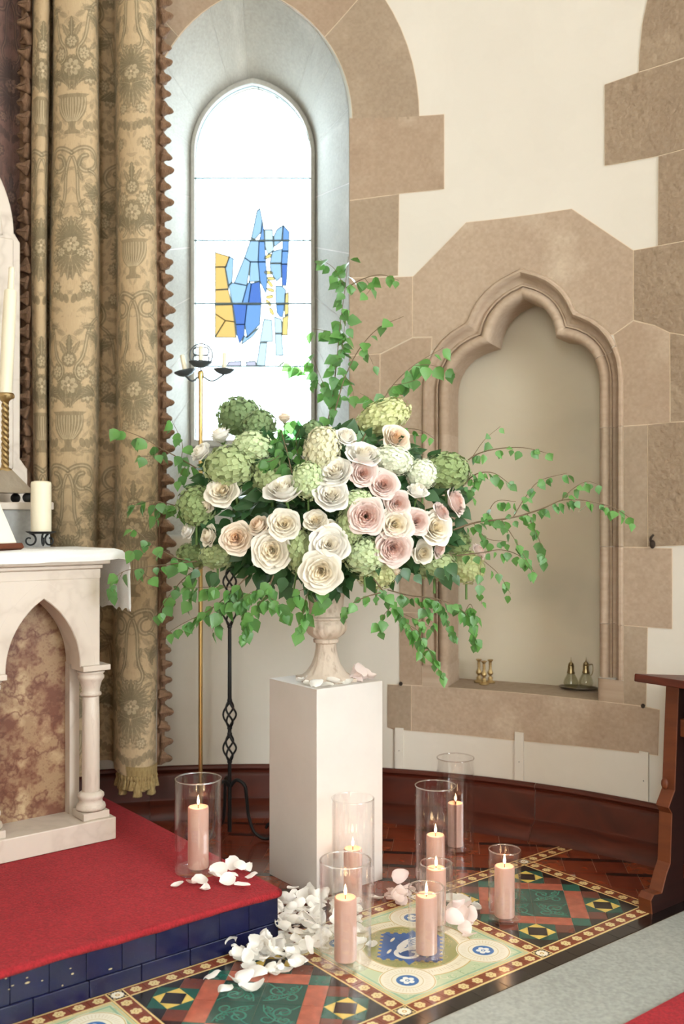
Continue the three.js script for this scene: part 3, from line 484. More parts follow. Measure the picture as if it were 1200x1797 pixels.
  const T = {
    flower: glaze({ map: flower }), rosette: glaze({ map: rosette }), scroll: glaze({ map: scroll }), picture: glaze({ map: picture }),
    red: [glaze({ map: plainTex([122, 54, 32], 201) }), glaze({ map: plainTex([134, 64, 38], 203) }), glaze({ map: plainTex([108, 46, 28], 207) })],
    coral: glaze({ map: plainTex([168, 88, 66], 211) }), black: glaze({ map: plainTex([30, 26, 25], 213) }), green: glaze({ map: plainTex([26, 88, 74], 217) }), yellow: glaze({ map: plainTex([214, 182, 92], 219) }), brown: glaze({ map: plainTex([112, 58, 44], 223) }),
  };
  const floor = thing('floor', 'glossy patterned encaustic tile floor with flower borders and a bird medallion', 'floor', { turn: ANG, kind: 'structure' });
  part('grout_bed', boxUV(box(9, 0.06, 12, CEN.u, -0.032, -(CEN.v - 1.5))), std({ color: 0x9c8c78, roughness: 0.95 }), floor);
  const TH = 0.006, gap = 0.0007;
  const poly = (pts, unit) => {                                                                     // tile from an outline in (u, v), origin at its first use
    const q = inset(pts, gap), s = new THREE.Shape(q.map(([x, y]) => new THREE.Vector2(x, y))), g = new THREE.ExtrudeGeometry(s, { depth: TH, bevelEnabled: false }).rotateX(-Math.PI / 2).translate(0, -TH, 0);
    const p = g.attributes.position, uv = g.attributes.uv; for (let i = 0; i < p.count; i++) uv.setXY(i, unit ? p.getX(i) / unit + 0.5 : p.getX(i), unit ? -p.getZ(i) / unit + 0.5 : -p.getZ(i)); return g;
  };
  const rect = (w, h) => [[-w / 2, -h / 2], [w / 2, -h / 2], [w / 2, h / 2], [-w / 2, h / 2]];
  const lay = (name, geo, mat, u, v, turn = 0) => { const m = part(name, geo, mat, floor, [u, 0, -v]); m.rotation.y = turn; return m; };
  const gBorder = poly(rect(B, B), B);
  const row = (u, v, n, alongV) => { for (let i = 0; i < n; i++) lay('flower_border_tile', gBorder, T.flower, u + (alongV ? 0 : B * (i + 1)), v + (alongV ? B * (i + 1) : 0), alongV ? Math.PI / 2 : 0); };
  for (let k = -2; k <= 2; k++) { row(U0 + k * S, V0, k === 2 ? 4 : 9, false); row(U0 + k * S, V0 + S, 9, false); lay('rosette_tile', gBorder, T.rosette, U0 + k * S, V0); lay('rosette_tile', gBorder, T.rosette, U0 + k * S, V0 + S); if (k > -2) row(U0 + k * S, V0, 9, true); }
  // geometric panels laid diagonally
  const h = (S - B) / 2, t = h * Math.SQRT2 / 3, c45 = Math.SQRT1_2;
  const diag = (pts) => pts.map(([p, q]) => [(p - q) * c45 * t, (p + q) * c45 * t]);
  const lib = {
    green: poly(rect(t, t), t), bar: poly(rect(t / 2, t)), sq: poly(rect(t / 2, t / 2)),
    mBlack: poly(rect(t * 0.5, t * 0.5).map(([x, y]) => [x, y])), mTri: poly([[0, 0.5 * t], [-0.25 * t, 0.25 * t], [0.25 * t, 0.25 * t]]), mCor: poly([[-0.5 * t, 0.5 * t], [-0.5 * t, 0], [0, 0.5 * t]]),
    tri: poly([[0, 0], [t / 2, 0], [0, t / 2]]), cap: poly([[0, -t / 2], [t / 2, 0], [0, t / 2]]),
  };
  const panel = (cu, cv) => {
    const put = (name, geo, mat, p, q, turn = 0) => lay(name, geo, mat, cu + (p - q) * c45 * t, cv + (p + q) * c45 * t, Math.PI / 4 + turn);
    for (const [i, [p, q]] of [[0.5, 0.5], [-0.5, 0.5], [-0.5, -0.5], [0.5, -0.5]].entries()) put('green_scroll_tile', lib.green, T.scroll, p, q, i * Math.PI / 2);
    for (let k = 0; k < 4; k++) {
      const a = k * Math.PI / 2, ca = Math.round(Math.cos(a)), sa = Math.round(Math.sin(a)), at = (p, q) => [p * ca - q * sa, p * sa + q * ca], go = (n, g, m, p, q, r = 0) => put(n, g, m, ...at(p, q), a + r);
      go('red_tile', lib.bar, T.coral, 1.25, 0.5); go('red_tile', lib.bar, T.coral, 1.25, -0.5); go('green_tile', lib.sq, T.green, 1.25, 1.25);
      go('black_tile', lib.mBlack, T.black, 2, 0);
      for (let r = 0; r < 4; r++) { go('yellow_tile', lib.mTri, T.yellow, 2, 0, r * Math.PI / 2); go('green_tile', lib.mCor, T.green, 2, 0, r * Math.PI / 2); }
      for (const s of [1, -1]) { go('brown_tile', lib.sq, T.brown, 1.75, 0.75 * s); }
      go('black_tile', lib.tri, T.black, 2, 0.5); go('black_tile', lib.tri, T.black, 2, -0.5, -Math.PI / 2); go('black_tile', lib.tri, T.black, 1.5, 1); go('black_tile', lib.tri, T.black, 1.5, -1, -Math.PI / 2); go('black_tile', lib.cap, T.black, 2.5, 0);
    }
  };
  panel(U0 - S / 2, V0 + S / 2); panel(U0 + 1.5 * S, V0 + S / 2);
  for (const k of [0.5, -1.5]) for (const [a, b] of [[-1, -1], [1, -1], [1, 1], [-1, 1]]) {
    const g = poly(rect(h, h).map(([x, y]) => [x, y])), uv = g.attributes.uv, p = g.attributes.position; for (let i = 0; i < p.count; i++) uv.setXY(i, 0.5 + (p.getX(i) + a * h / 2) / (2 * h), 0.5 + (-p.getZ(i) + b * h / 2) / (2 * h));
    lay('picture_tile', g, T.picture, U0 + k * S + a * h / 2, V0 + S / 2 + b * h / 2);
  }
  // black row, then plain red field with black fillets laid diagonally
  const gBlack = poly(rect(0.1, 0.054)); for (let i = 0; i < 26; i++) lay('black_tile', gBlack, T.black, 0.9 + i * 0.1, 1.864);
  const ru = 0.112, rf = 0.03, field = (half) => {
    const cell = (p0, p1, q0, q1, mat, name) => {
      const q = clip([[p0, q0], [p1, q0], [p1, q1], [p0, q1]].map(([p, r]) => [(p + r) * c45, (r - p) * c45]), half);
      if (q.length < 3 || areaOf(q) < 0.0004) return;
      const c = q.reduce((a, b) => [a[0] + b[0] / q.length, a[1] + b[1] / q.length], [0, 0]); if (Math.hypot(c[0] - CEN.u, c[1] - CEN.v) > R + 0.02) return;
      lay(name, poly(q.map(([x, y]) => [x - c[0], y - c[1]])), mat, c[0], c[1]);
    };
    for (let j = 0; j < 26; j++) { const q0 = 2.53 + j * (ru + rf); for (let i = 0; i < 36; i++) { const p0 = -1.95 + i * ru + (j % 2) * 0.03; cell(p0, p0 + ru, q0, q0 + ru, T.red[(i * 5 + j * 3) % 3], 'red_tile'); cell(p0, p0 + ru, q0 + ru, q0 + ru + rf, (i + j * 2) % 9 < 6 ? T.black : T.red[2], (i + j * 2) % 9 < 6 ? 'black_tile' : 'red_tile'); } }
  };
  field([[-1, 0, -1.752], [1, 0, 3.5], [0, -1, -(V0 + S + B / 2)], [0, 1, 4.2]]);
  field([[-1, 0, -(U0 + 2 * S + B / 2)], [1, 0, 3.4], [0, -1, -(V0 + B / 2)], [0, 1, V0 + S - B / 2]]);
  // worn grey stone step slab in front
  const sl = single('stone_slab', boxUV(rbox(3.2, 0.1, 1.05, 0.006, 0, -0.05, 0)), M.slab, 'worn pale grey stone slab running along the edge of the tiles', 'stone slab', { at: W(2.6, 1.8355 - 0.525, 0.0015), kind: 'structure' }); sl.rotation.y = ANG;
  const rug = single('red_rug', boxUV(rbox(1.2, 0.012, 0.5, 0.005)), M.carpet, 'edge of a dark red carpet runner lying on the grey stone slab', 'carpet', { at: W(2.1, 1.26, 0.0085) }); rug.rotation.y = ANG;
}

// ---------------------------------------------------------------- altar platform: blue glazed riser, red carpet
const PH = 0.146;
{
  const st = thing('altar_step', 'low altar step faced with glossy dark blue tiles', 'step', { at: W(1.735, 2.505), turn: ANG, kind: 'structure' });
  part('step_core', boxUV(box(1.62, PH - 0.014, 1.34, -0.81 - 0.01, (PH - 0.014) / 2, -0.67 - 0.01)), M.stone[2], st);
  const blueTex = dataTex(128, (x, y) => { const n = fbm(x, y, 4, 301, 5), c = Math.pow(Math.max(0, 1 - Math.abs(fbm(x, y, 9, 307, 3) - 0.5) * 30), 2); return lerp3(lerp3([15, 18, 48], [22, 28, 64], n), [120, 118, 116], c * 0.12); }, { metres: 0.2 });
  const blue = [phy({ map: blueTex, roughness: 0.12, specularIntensity: 0.8 }), phy({ map: blueTex, color: 0xd8dcff, roughness: 0.16, specularIntensity: 0.8 })];
  const g1 = boxUV(rbox(0.1025, 0.0755, 0.012, 0.0015)), g2 = boxUV(rbox(0.153, 0.049, 0.02, 0.003)), chip = std({ color: 0xb8a988, roughness: 0.9 });
  for (let i = 0; i < 15; i++) part('blue_tile', g1, blue[i % 2], st, [-0.052 - i * 0.1035, 0.0865, 0.001]).rotation.x = rr(-0.012, 0.012);
  for (let i = 0; i < 10; i++) part('blue_base_tile', g2, blue[(i + 1) % 2], st, [-0.077 - i * 0.154, 0.0245, 0.004]);
  for (let i = 0; i < 9; i++) part('blue_tile', g1, blue[i % 2], st, [0.001, 0.0865, -0.052 - i * 0.1035]).rotation.y = Math.PI / 2;
  part('tile_bed', box(1.62, 0.006, 0.02, -0.81, 0.128, -0.005), chip, st);
  const ch = []; for (let i = 0; i < 14; i++) ch.push(new THREE.SphereGeometry(rr(0.0012, 0.0034), 6, 4).scale(rr(1, 2.4), rr(0.4, 1), 0.12).translate(-rr(0.55, 0.95), rr(0.04, 0.12), 0.008)); part('glaze_chips', merge(ch), chip, st);
  // carpet with a soft rolled front edge
  const rough = (x) => (fbm(x * 0.31 + 9, 0.2, 24, 311, 3) - 0.5) * 0.010;
  const prof = [[0, 0], [0.012, 0.0], [0.017, -0.004], [0.019, -0.012], [0.016, -0.02], [0.006, -0.021]];
  const cg = [], top = (x, z) => PH + (fbm(x * 0.4 + 5, z * 0.4 + 5, 8, 313, 3) - 0.5) * 0.002;
  cg.push(grid(60, 40, (a, b) => { const x = -1.62 * (1 - a), z = -1.34 * (1 - b); return [x, top(x, z), z]; }, { flip: true, uvFn: (a, b) => [a * 1.62, b * 1.34] }));
  cg.push(grid(120, 5, (a, b) => { const x = -1.62 * (1 - a), q = prof[Math.round(b * 5)]; return [x, top(x, 0) + q[1] * (b > 0.5 ? 1 + rough(x) * 40 : 1), q[0] + rough(x) * b]; }, { flip: true, uvFn: (a, b) => [a * 2.4, b * 0.04] }));
  cg.push(grid(5, 60, (a, b) => { const z = -1.34 * (1 - b), q = prof[Math.round(a * 5)]; return [q[0] + rough(z + 3) * a, top(0, z) + q[1], z]; }, { flip: true, uvFn: (a, b) => [a * 0.04, b * 1.9] }));
  for (let i = 0; i < 1; i++) cg.push(grid(5, 6, (a, b) => { const q = prof[Math.round(a * 5)], w = b * Math.PI / 2; return [q[0] * Math.sin(w) , top(0, 0) + q[1], q[0] * Math.cos(w)]; }, { flip: false }));
  const carpet = single('altar_carpet', merge(cg), M.carpet, 'red pile carpet covering the altar step', 'carpet', { at: W(1.735, 2.505) }); carpet.rotation.y = ANG;
}

// ---------------------------------------------------------------- the marble altar and what stands on it
const AU = 1.557, AV = 3.243, MENSA = 1.165;                                                        // front corner of the base on the carpet
{
  const al = thing('altar', 'veined cream marble altar with pointed arches, round colonnettes and red marble panels', 'altar', { at: W(AU, AV, PH + 0.001), turn: ANG });
  const AW = 1.22, base = 0.078, top = MENSA - PH;
  part('base', boxUV(rbox(AW, base, 0.54, 0.004, -AW / 2, base / 2, -0.27)), M.marble, al);
  const fz = -0.035, capY = 0.62, bodyTop = 0.925, bays = [-0.252, -0.622, -0.992], hw = 0.134;        // front plane, spring of the arches, centres of the bays
  const face = new THREE.Shape([[-AW + 0.05, capY], [-0.05, capY], [-0.05, bodyTop], [-AW + 0.05, bodyTop]].map(([x, y]) => new THREE.Vector2(x, y)));
  const front = []; { // spandrel slab: outline with arches cut from its lower edge
    const o = [[-0.05, capY], [-0.05, bodyTop], [-AW + 0.05, bodyTop], [-AW + 0.05, capY]];
    for (const c of [...bays].reverse()) o.push(...archPts(hw, capY, capY + 0.245, capY, 12).map(([x, y]) => [c + x, y]));
    const s = new THREE.Shape(o.map(([x, y]) => new THREE.Vector2(x, y)));
    part('arcade', boxUV(new THREE.ExtrudeGeometry(s, { depth: 0.12, bevelEnabled: true, bevelSize: 0.003, bevelThickness: 0.003, bevelSegments: 1 }).translate(0, 0, fz - 0.12)), M.marble, al);
    for (const c of bays) { // raised hood line on the face
      const q = archPts(hw + 0.05, capY, capY + 0.305, capY, 12).map(([x, y]) => V3(c + x, y, fz + 0.001)); part('arch_line', tube(q, 0.0025, 0.0025, 48, 5), M.marble, al);
    }
  }
  for (const c of bays) { // recessed jambs and panel
    const jamb = []; for (const s of [-1, 1]) jamb.push(box(0.036, capY - base, 0.05, c + s * (hw + 0.018), (capY + base) / 2, fz - 0.12));
    part('jamb', boxUV(merge(jamb)), M.marble, al);
    part('red_marble_panel', boxUV(box(0.32, 0.86 - base, 0.02, c, (0.86 + base) / 2, fz - 0.145)), M.redMarble, al).userData.label = 'mottled red-brown marble panel';
  }
  part('body', boxUV(box(AW - 0.13, bodyTop - base, 0.3, -AW / 2, (bodyTop + base) / 2, -0.345)), M.marble, al);
  const shaft = lathe([[0, 0], [0.031, 0], [0.0305, 0.25], [0.029, 0.36], [0, 0.36]], 24), cbase = lathe([[0, 0], [0.05, 0], [0.052, 0.008], [0.05, 0.018], [0.042, 0.024], [0.04, 0.034], [0.043, 0.04], [0.047, 0.047], [0.046, 0.055], [0.038, 0.062], [0.032, 0.066], [0, 0.066]], 28), capital = lathe([[0, 0], [0.031, 0], [0.037, 0.004], [0.037, 0.011], [0.031, 0.015], [0.032, 0.03], [0.038, 0.052], [0.046, 0.062], [0.047, 0.072], [0.042, 0.078], [0.048, 0.084], [0.049, 0.092], [0, 0.094]], 28), plinth = boxUV(rbox(0.098, 0.026, 0.098, 0.003)), abacus = boxUV(rbox(0.104, 0.02, 0.104, 0.003));
  for (const cx of [-0.067, -0.437, -0.807, -1.153]) {
    const col = new THREE.Group(); col.name = 'column'; col.position.set(cx, 0, -0.064); al.add(col);
    const sh = capY - 0.02 - 0.094;
    part('column_plinth', plinth, M.marble, col, [0, base + 0.013, 0]); part('column_base', cbase, M.marble, col, [0, base + 0.026, 0]); part('column_shaft', shaft, M.marble, col, [0, base + 0.09, 0]).scale.y = (sh - (base + 0.09)) / 0.36;
    part('column_capital', capital, M.marble, col, [0, sh, 0]); part('column_abacus', abacus, M.marble, col, [0, capY - 0.01, 0]);
  }
  part('frieze', boxUV(rbox(AW - 0.085, 0.035, 0.5, 0.004, -AW / 2, bodyTop + 0.0175, -0.285)), M.marble, al);
  part('cornice', boxUV(rbox(AW - 0.075, 0.016, 0.51, 0.006, -AW / 2, bodyTop + 0.043, -0.28)), M.marble, al);
  part('table_slab', boxUV(rbox(AW - 0.035, top - bodyTop - 0.053, 0.53, 0.006, -AW / 2, (top + bodyTop + 0.049) / 2, -0.27)), M.marble, al);

  // linen cloth: a little overhang in front, a long fall at the end
  const cw = 1.3, fold = (x, z) => (fbm(x * 0.7 + 3, z * 0.7 + 3, 8, 401, 4) - 0.5) * 0.012;
  const prof = [[-0.345, 0.004], [-0.25, 0.004], [-0.1, 0.005], [-0.02, 0.006], [0.006, 0.004], [0.014, -0.004], [0.018, -0.016], [0.017, -0.03]];
  const sheet = grid(60, 28, (a, b) => {                                                             // a: left to the end fall, b: back to front
    const L = 1.47, s = a * L, e = 1.2, t = b * 7, i = Math.min(6, Math.floor(t)), f = t - i, z = prof[i][0] + (prof[i + 1][0] - prof[i][0]) * f, dy = prof[i][1] + (prof[i + 1][1] - prof[i][1]) * f;
    let x = -1.18 + s, y = dy + fold(s, z) * (z < 0 ? 0.7 : 1.2) + (z < 0 ? 0.004 : 0);
    if (s > e) { const d = s - e, r = 0.055; if (d < r * 1.57) { const w = d / r; x = -1.18 + e + r * Math.sin(w); y = dy * Math.cos(w) - r * (1 - Math.cos(w)) + 0.004; } else { const q = d - r * 1.57; x = -1.18 + e + r + 0.004 * Math.sin(b * 26 + 1) + q * 0.03; y = -r - q * 0.86 + 0.008 * Math.sin(b * 60) * (a > 0.98 ? 1 : 0); } }
    return [x, y, Math.min(z, 0.02) - (s > e ? 0.03 : 0) * Math.min(1, (s - e) * 8)];
  }, { flip: true, uvFn: (a, b) => [a * 1.62, b * 0.6] });
  const cl = single('altar_cloth', sheet, M.linen, 'white linen cloth draped over the marble altar, hanging at one end', 'altar cloth', { at: W(AU - 0.02, AV, MENSA + 0.003) }); cl.rotation.y = ANG; M.linen.side = THREE.DoubleSide;
}
{
  // gradine shelf, reredos, tall candlestick
  const gr = thing('gradine_shelf', 'grey marble ledge with a pale moulded top behind the altar table', 'shelf', { at: W(1.474, 3.6, MENSA + 0.001), turn: ANG });
  part('body', boxUV(box(1.04, 0.15, 0.16, -0.53, 0.075, -0.095)), std({ map: stoneTex([150, 150, 148], [168, 168, 164], [184, 182, 176], 411), roughness: 0.5 }), gr);
  part('top', boxUV(rbox(1.06, 0.028, 0.18, 0.004, -0.53, 0.164, -0.09)), M.marble, gr);
  const rs = new THREE.Shape(); rs.moveTo(-0.47, 0); rs.lineTo(0.505, 0); rs.lineTo(0.505, 0.13); rs.lineTo(0.475, 0.17); rs.lineTo(0.475, 1.02); rs.lineTo(0.455, 1.05); rs.absarc(0, 1.05, 0.45, 0, Math.PI, false); rs.lineTo(-0.47, 1.02); rs.closePath();
  const re = thing('reredos', 'pale round-arched marble reredos panel rising behind the altar candlestick', 'reredos', { at: W(0.948, 3.86, MENSA + 0.18), turn: ANG });
  part('slab', boxUV(new THREE.ExtrudeGeometry(rs, { depth: 0.05, bevelEnabled: true, bevelSize: 0.006, bevelThickness: 0.008, bevelSegments: 2, curveSegments: 24 }).translate(0, 0, -0.025)), M.marble, re);
  part('arch_rib', tube([...Array(21)].map((_, i) => { const t = i / 20 * Math.PI; return V3(0.4 * Math.cos(t), 1.04 + 0.4 * Math.sin(t), 0.03); }), 0.012, 0.012, 40, 8), M.marble, re);
  for (const s of [1, -1]) part('pilaster', boxUV(rbox(0.06, 0.9, 0.03, 0.006, s * 0.42, 0.58, 0.03)), M.marble, re);
  part('reredos_step', boxUV(rbox(0.98, 1.195, 0.06, 0.004, 0.015, -0.5985, -0.01)), M.marble, re);
  const b = P(9, 881, 3.70); b.y = MENSA + 0.178 + 0.0;
  const cs = thing('altar_candlestick', 'tall brass altar candlestick with a spiral stem on a broad stepped foot', 'candlestick', { at: V3(b.x, b.y, b.z), turn: ANG });
  const foot = new THREE.CylinderGeometry(0.03, 0.118, 0.085, 4, 1).rotateY(Math.PI / 4).translate(0, 0.078, 0); part('foot', boxUV(creased(foot, 0.3)), M.pewter, cs);
  for (const [x, z] of [[1, 1], [1, -1], [-1, 1], [-1, -1]]) part('foot_ball', new THREE.SphereGeometry(0.019, 12, 8).translate(x * 0.062, 0.018, z * 0.062), M.iron, cs);
  const sp = []; for (let k = 0; k < 3; k++) sp.push(tube([...Array(40)].map((_, i) => { const t = i / 39, a = t * 26 + k * 2.094; return V3(0.009 * Math.cos(a), 0.12 + 0.26 * t, 0.009 * Math.sin(a)); }), 0.0065, 0.0055, 120, 6)); part('stem', merge(sp), M.oldBrass, cs);
  part('collar', lathe([[0, 0.112], [0.022, 0.114], [0.026, 0.122], [0.018, 0.13], [0, 0.132]], 20), M.oldBrass, cs);
  const dish = lathe([[0, 0.374], [0.012, 0.376], [0.02, 0.386], [0.031, 0.392], [0.034, 0.402], [0.03, 0.41], [0.027, 0.402], [0, 0.398]], 20); part('drip_pan', dish, M.oldBrass, cs);
  const nub = []; for (let k = 0; k < 10; k++) nub.push(new THREE.SphereGeometry(0.006, 8, 6).translate(0.03 * Math.cos(k * 0.628), 0.397, 0.03 * Math.sin(k * 0.628))); part('beading', merge(nub), M.oldBrass, cs);
  const tc = thing('tall_altar_candle', 'tall tapering ivory candle in the brass altar candlestick', 'candle', { at: V3(b.x, b.y + 0.4, b.z) });
  part('wax', lathe([[0, 0], [0.0235, 0], [0.0245, 0.3], [0.0225, 0.395], [0.012, 0.4], [0, 0.4]], 24), M.wax, tc); part('tip', lathe([[0, 0.395], [0.0115, 0.395], [0.0112, 0.478], [0.009, 0.483], [0, 0.484]], 20), M.wax, tc); tc.rotation.z = -0.05;
  // missal on the altar at the edge of view
  const mb = P(30, 938, 3.42); mb.y = MENSA + 0.008;
  const bk = thing('missal_stand', 'open book with cream pages leaning on a brown wooden rest on the altar', 'book', { at: mb, turn: ANG + 0.5 });
  const tilt = new THREE.Matrix4().makeRotationX(-0.5);
  part('rest', boxUV(rbox(0.34, 0.012, 0.25, 0.004, -0.17, 0, 0.0).rotateX(Math.PI / 2).translate(0, 0.125, 0)).applyMatrix4(tilt), M.benchWood, bk);
  part('pages', boxUV(rbox(0.31, 0.215, 0.02, 0.004, -0.172, 0.125, 0.017)).applyMatrix4(tilt), std({ color: 0xeee6d4, roughness: 0.9 }), bk);
  part('lip', boxUV(rbox(0.34, 0.02, 0.03, 0.004, -0.17, 0.004, 0.02)).applyMatrix4(tilt), M.benchWood, bk);
  part('prop', boxUV(rbox(0.02, 0.19, 0.012, 0.003, -0.17, 0.095, -0.135)), M.benchWood, bk);
  // pillar candle on an iron scroll holder
  const c0 = P(72, 945, 3.6); c0.y = MENSA + 0.011;
  const ho = thing('scroll_candle_holder', 'black wrought iron candle holder with curled feet on the altar cloth', 'candle holder', { at: c0, turn: 0.35 });
  part('pan', lathe([[0, 0.052], [0.04, 0.052], [0.053, 0.058], [0.054, 0.061], [0.04, 0.057], [0, 0.057]], 28), M.iron, ho);
  for (let k = 0; k < 3; k++) { const a = k * 2.094 + 2.75; part('scroll_foot', tube([...Array(26)].map((_, i) => { const t = i / 25, w = 1.57 + t * 6.8, r = 0.027 * (1 - 0.72 * t); return V3(0.052 + r * Math.cos(w) - 0.01, 0.028 + r * Math.sin(w) * 0.95, 0); }), 0.004, 0.003, 60, 6).rotateY(a), M.iron, ho); }
  const pc = thing('ivory_pillar_candle', 'unlit ivory pillar candle on the black scroll holder', 'candle', { at: V3(c0.x, c0.y + 0.0585, c0.z) });
  part('wax', lathe([[0, 0], [0.036, 0], [0.0365, 0.004], [0.0365, 0.176], [0.034, 0.183], [0.022, 0.186], [0, 0.184]], 32), M.wax, pc); part('wick', new THREE.CylinderGeometry(0.001, 0.001, 0.012, 6).translate(0, 0.189, 0), M.wick, pc);
}

// ---------------------------------------------------------------- brocade curtains with tasselled edges
{
  const brocade = (base, motif, light) => canvasTex(512, 1536, (x, w, h) => {                       // woven damask, mirrored about the middle of each width
    x.fillStyle = base; x.fillRect(0, 0, w, h);
    const leaf = (px, py, a, l, wd) => { x.save(); x.translate(px, py); x.rotate(a); x.fillStyle = motif; x.beginPath(); x.moveTo(0, 0); for (let k = 1; k <= 5; k++) { const t = k / 5; x.quadraticCurveTo(l * (t - 0.12), -wd * Math.sin(Math.PI * Math.min(0.98, t * 0.85 + 0.1)) * 1.3, l * t, -wd * Math.sin(Math.PI * t) * 0.7); } for (let k = 4; k >= 0; k--) { const t = k / 5; x.quadraticCurveTo(l * (t + 0.1), wd * Math.sin(Math.PI * Math.min(0.98, t * 0.85 + 0.1)) * 1.3, l * t, wd * Math.sin(Math.PI * t) * 0.7); } x.fill(); x.strokeStyle = light; x.lineWidth = 1.6; x.beginPath(); x.moveTo(3, 0); x.lineTo(l * 0.92, 0); x.stroke(); x.restore(); };
    const flower = (px, py, r) => { for (let q = 0; q < 3; q++) { const n = 9 - q * 2, R1 = r * (1 - q * 0.3); for (let k = 0; k < n; k++) { const a = k * 6.283 / n + q * 0.4; x.fillStyle = q === 1 ? light : motif; x.beginPath(); x.ellipse(px + R1 * 0.62 * Math.cos(a), py + R1 * 0.62 * Math.sin(a), R1 * 0.4, R1 * 0.27, a, 0, 7); x.fill(); } } x.fillStyle = light; x.beginPath(); x.arc(px, py, r * 0.13, 0, 7); x.fill(); };
    const ribbon = (pts, wd) => { for (const [c, k] of [[motif, 1], [light, 0.25]]) { x.strokeStyle = c; x.lineWidth = wd * k; x.lineCap = 'round'; x.beginPath(); x.moveTo(...pts[0]); for (let i = 1; i + 2 < pts.length + 0; i += 3) x.bezierCurveTo(...pts[i], ...pts[i + 1], ...pts[i + 2]); x.stroke(); } };
    const column = (ox, dy) => { for (const m of [1, -1]) for (const rep of [-1536, 0, 1536]) {
      x.save(); x.translate(ox, dy + rep); x.scale(m, 1); x.globalAlpha = 0.62;
      x.fillStyle = motif; x.beginPath(); x.moveTo(0, 650); x.lineTo(40, 650); x.lineTo(40, 636); x.lineTo(20, 628); x.quadraticCurveTo(14, 610, 20, 596); x.quadraticCurveTo(86, 560, 70, 470); x.lineTo(86, 456); x.lineTo(0, 456); x.fill();
      x.strokeStyle = light; x.lineWidth = 5; for (let k = 0; k < 5; k++) { x.beginPath(); x.moveTo(5 + k * 15, 474); x.quadraticCurveTo(8 + k * 16, 540, 3 + k * 5, 590); x.stroke(); }
      flower(0, 330, 62); flower(86, 372, 44); flower(60, 262, 40); flower(128, 300, 34); flower(0, 205, 38);
      for (let k = 0; k < 9; k++) leaf(10 + k * 9, 440 - k * 14, -1.5 + k * 0.27, 110 - k * 4, 20);
      leaf(0, 180, -1.57, 96, 18); leaf(14, 190, -1.15, 84, 15); leaf(92, 240, -0.85, 74, 15); leaf(150, 330, 0.1, 70, 16);
      ribbon([[0, 742], [110, 660], [170, 790], [84, 824], [30, 846], [16, 760], [72, 752]], 24); ribbon([[84, 824], [210, 850], [150, 1000], [214, 1060], [236, 1090], [226, 1130], [200, 1140]], 19); ribbon([[8, 764], [50, 850], [10, 930], [52, 1010], [66, 1050], [40, 1080], [20, 1060]], 19);
      for (let k = 0; k < 9; k++) leaf(60 + k * 17, 900 + 20 * Math.sin(k * 1.3), 0.7 + k * 0.32, 78, 18);
      flower(0, 1180, 58); flower(78, 1236, 36); flower(176, 690, 34); flower(206, 520, 30); for (let k = 0; k < 8; k++) leaf(0, 1150, -1.57 + k * 0.27, 104, 17); for (let k = 0; k < 6; k++) leaf(6, 1240, 1.5 - k * 0.36, 120 - k * 8, 20);
      for (let k = 0; k < 8; k++) { x.fillStyle = motif; x.beginPath(); x.ellipse(20 + k * 24, 1430 + 16 * Math.cos(k), 14, 24, 0.3, 0, 7); x.fill(); } for (let k = 0; k < 7; k++) leaf(206 + 20 * Math.sin(k * 2), 60 + k * 62, 1.2 + k * 0.7, 62, 14);
      x.restore(); } };
    x.globalAlpha = 0.3; for (let i = 0; i < 230; i++) { const px = rnd() * 256, py = rnd() * h, a = rnd() * 6.28, l = 26 + rnd() * 40, wd = 7 + rnd() * 8; leaf(px, py, a, l, wd); x.save(); x.translate(512, 0); x.scale(-1, 1); leaf(px, py, a, l, wd); x.restore(); }
    column(256, 0); column(0, 700); column(512, 700);
    x.globalAlpha = 1; for (let y = 0; y < h; y += 2) { x.fillStyle = y % 4 ? 'rgba(255,240,210,.05)' : 'rgba(60,40,20,.06)'; x.fillRect(0, y, w, 1); }
    for (let i = 0; i < 2600; i++) { x.fillStyle = rnd() < 0.5 ? 'rgba(255,235,200,.07)' : 'rgba(70,45,20,.08)'; x.fillRect(rnd() * w, rnd() * h, 3, 16); }
  });
  const gold = brocade('#bba380', '#786b50', '#c8b494'), plum = brocade('#6d5048', '#463532', '#8a6c5c');
  const weave = grey(128, (x, y) => 0.5 + 0.25 * Math.sin(x * 200) * Math.sin(y * 200) + 0.25 * fbm(x, y, 16, 431, 3), 0.08);
  const cloth = (map) => phy({ map, roughness: 0.75, sheen: 0.4, sheenColor: new THREE.Color(0.9, 0.8, 0.6), sheenRoughness: 0.5, side: THREE.DoubleSide, bumpMap: weave, bumpScale: 0.001 });
  const fringeMat = std({ map: dataTex(64, (x, y) => { const n = fbm(x, y * 0.2, 24, 441, 3); return lerp3([92, 68, 52], [146, 114, 86], n); }, { metres: 0.05 }), roughness: 1 }), goldFringe = std({ map: dataTex(64, (x, y) => { const n = fbm(x, y * 0.2, 24, 443, 3); return lerp3([120, 100, 62], [176, 152, 104], n); }, { metres: 0.05 }), roughness: 1 });
  function drape(pts, y0, y1, nu, nv, mat, name, parent, sway = 0.006) {
    const cv = new THREE.CatmullRomCurve3(pts.map(([px, Z]) => V3((px - 600) / F * Z, 0, -Z)), false, 'centripetal'), L = cv.getLength();
    return part(name, grid(nu, nv, (a, b) => { const q = cv.getPointAt(a), y = y0 + (y1 - y0) * b; return [q.x + sway * Math.sin(y * 1.9 + a * 5), y + 0.004 * Math.sin(a * 40) * (b === 0 ? 1 : 0), q.z + sway * Math.sin(y * 2.7 + a * 9)]; }, { uvFn: (a, b) => [a * L / 0.42 + 0.17, (y0 + (y1 - y0) * b) / 1.26 + 0.35] }), mat, parent);
  }
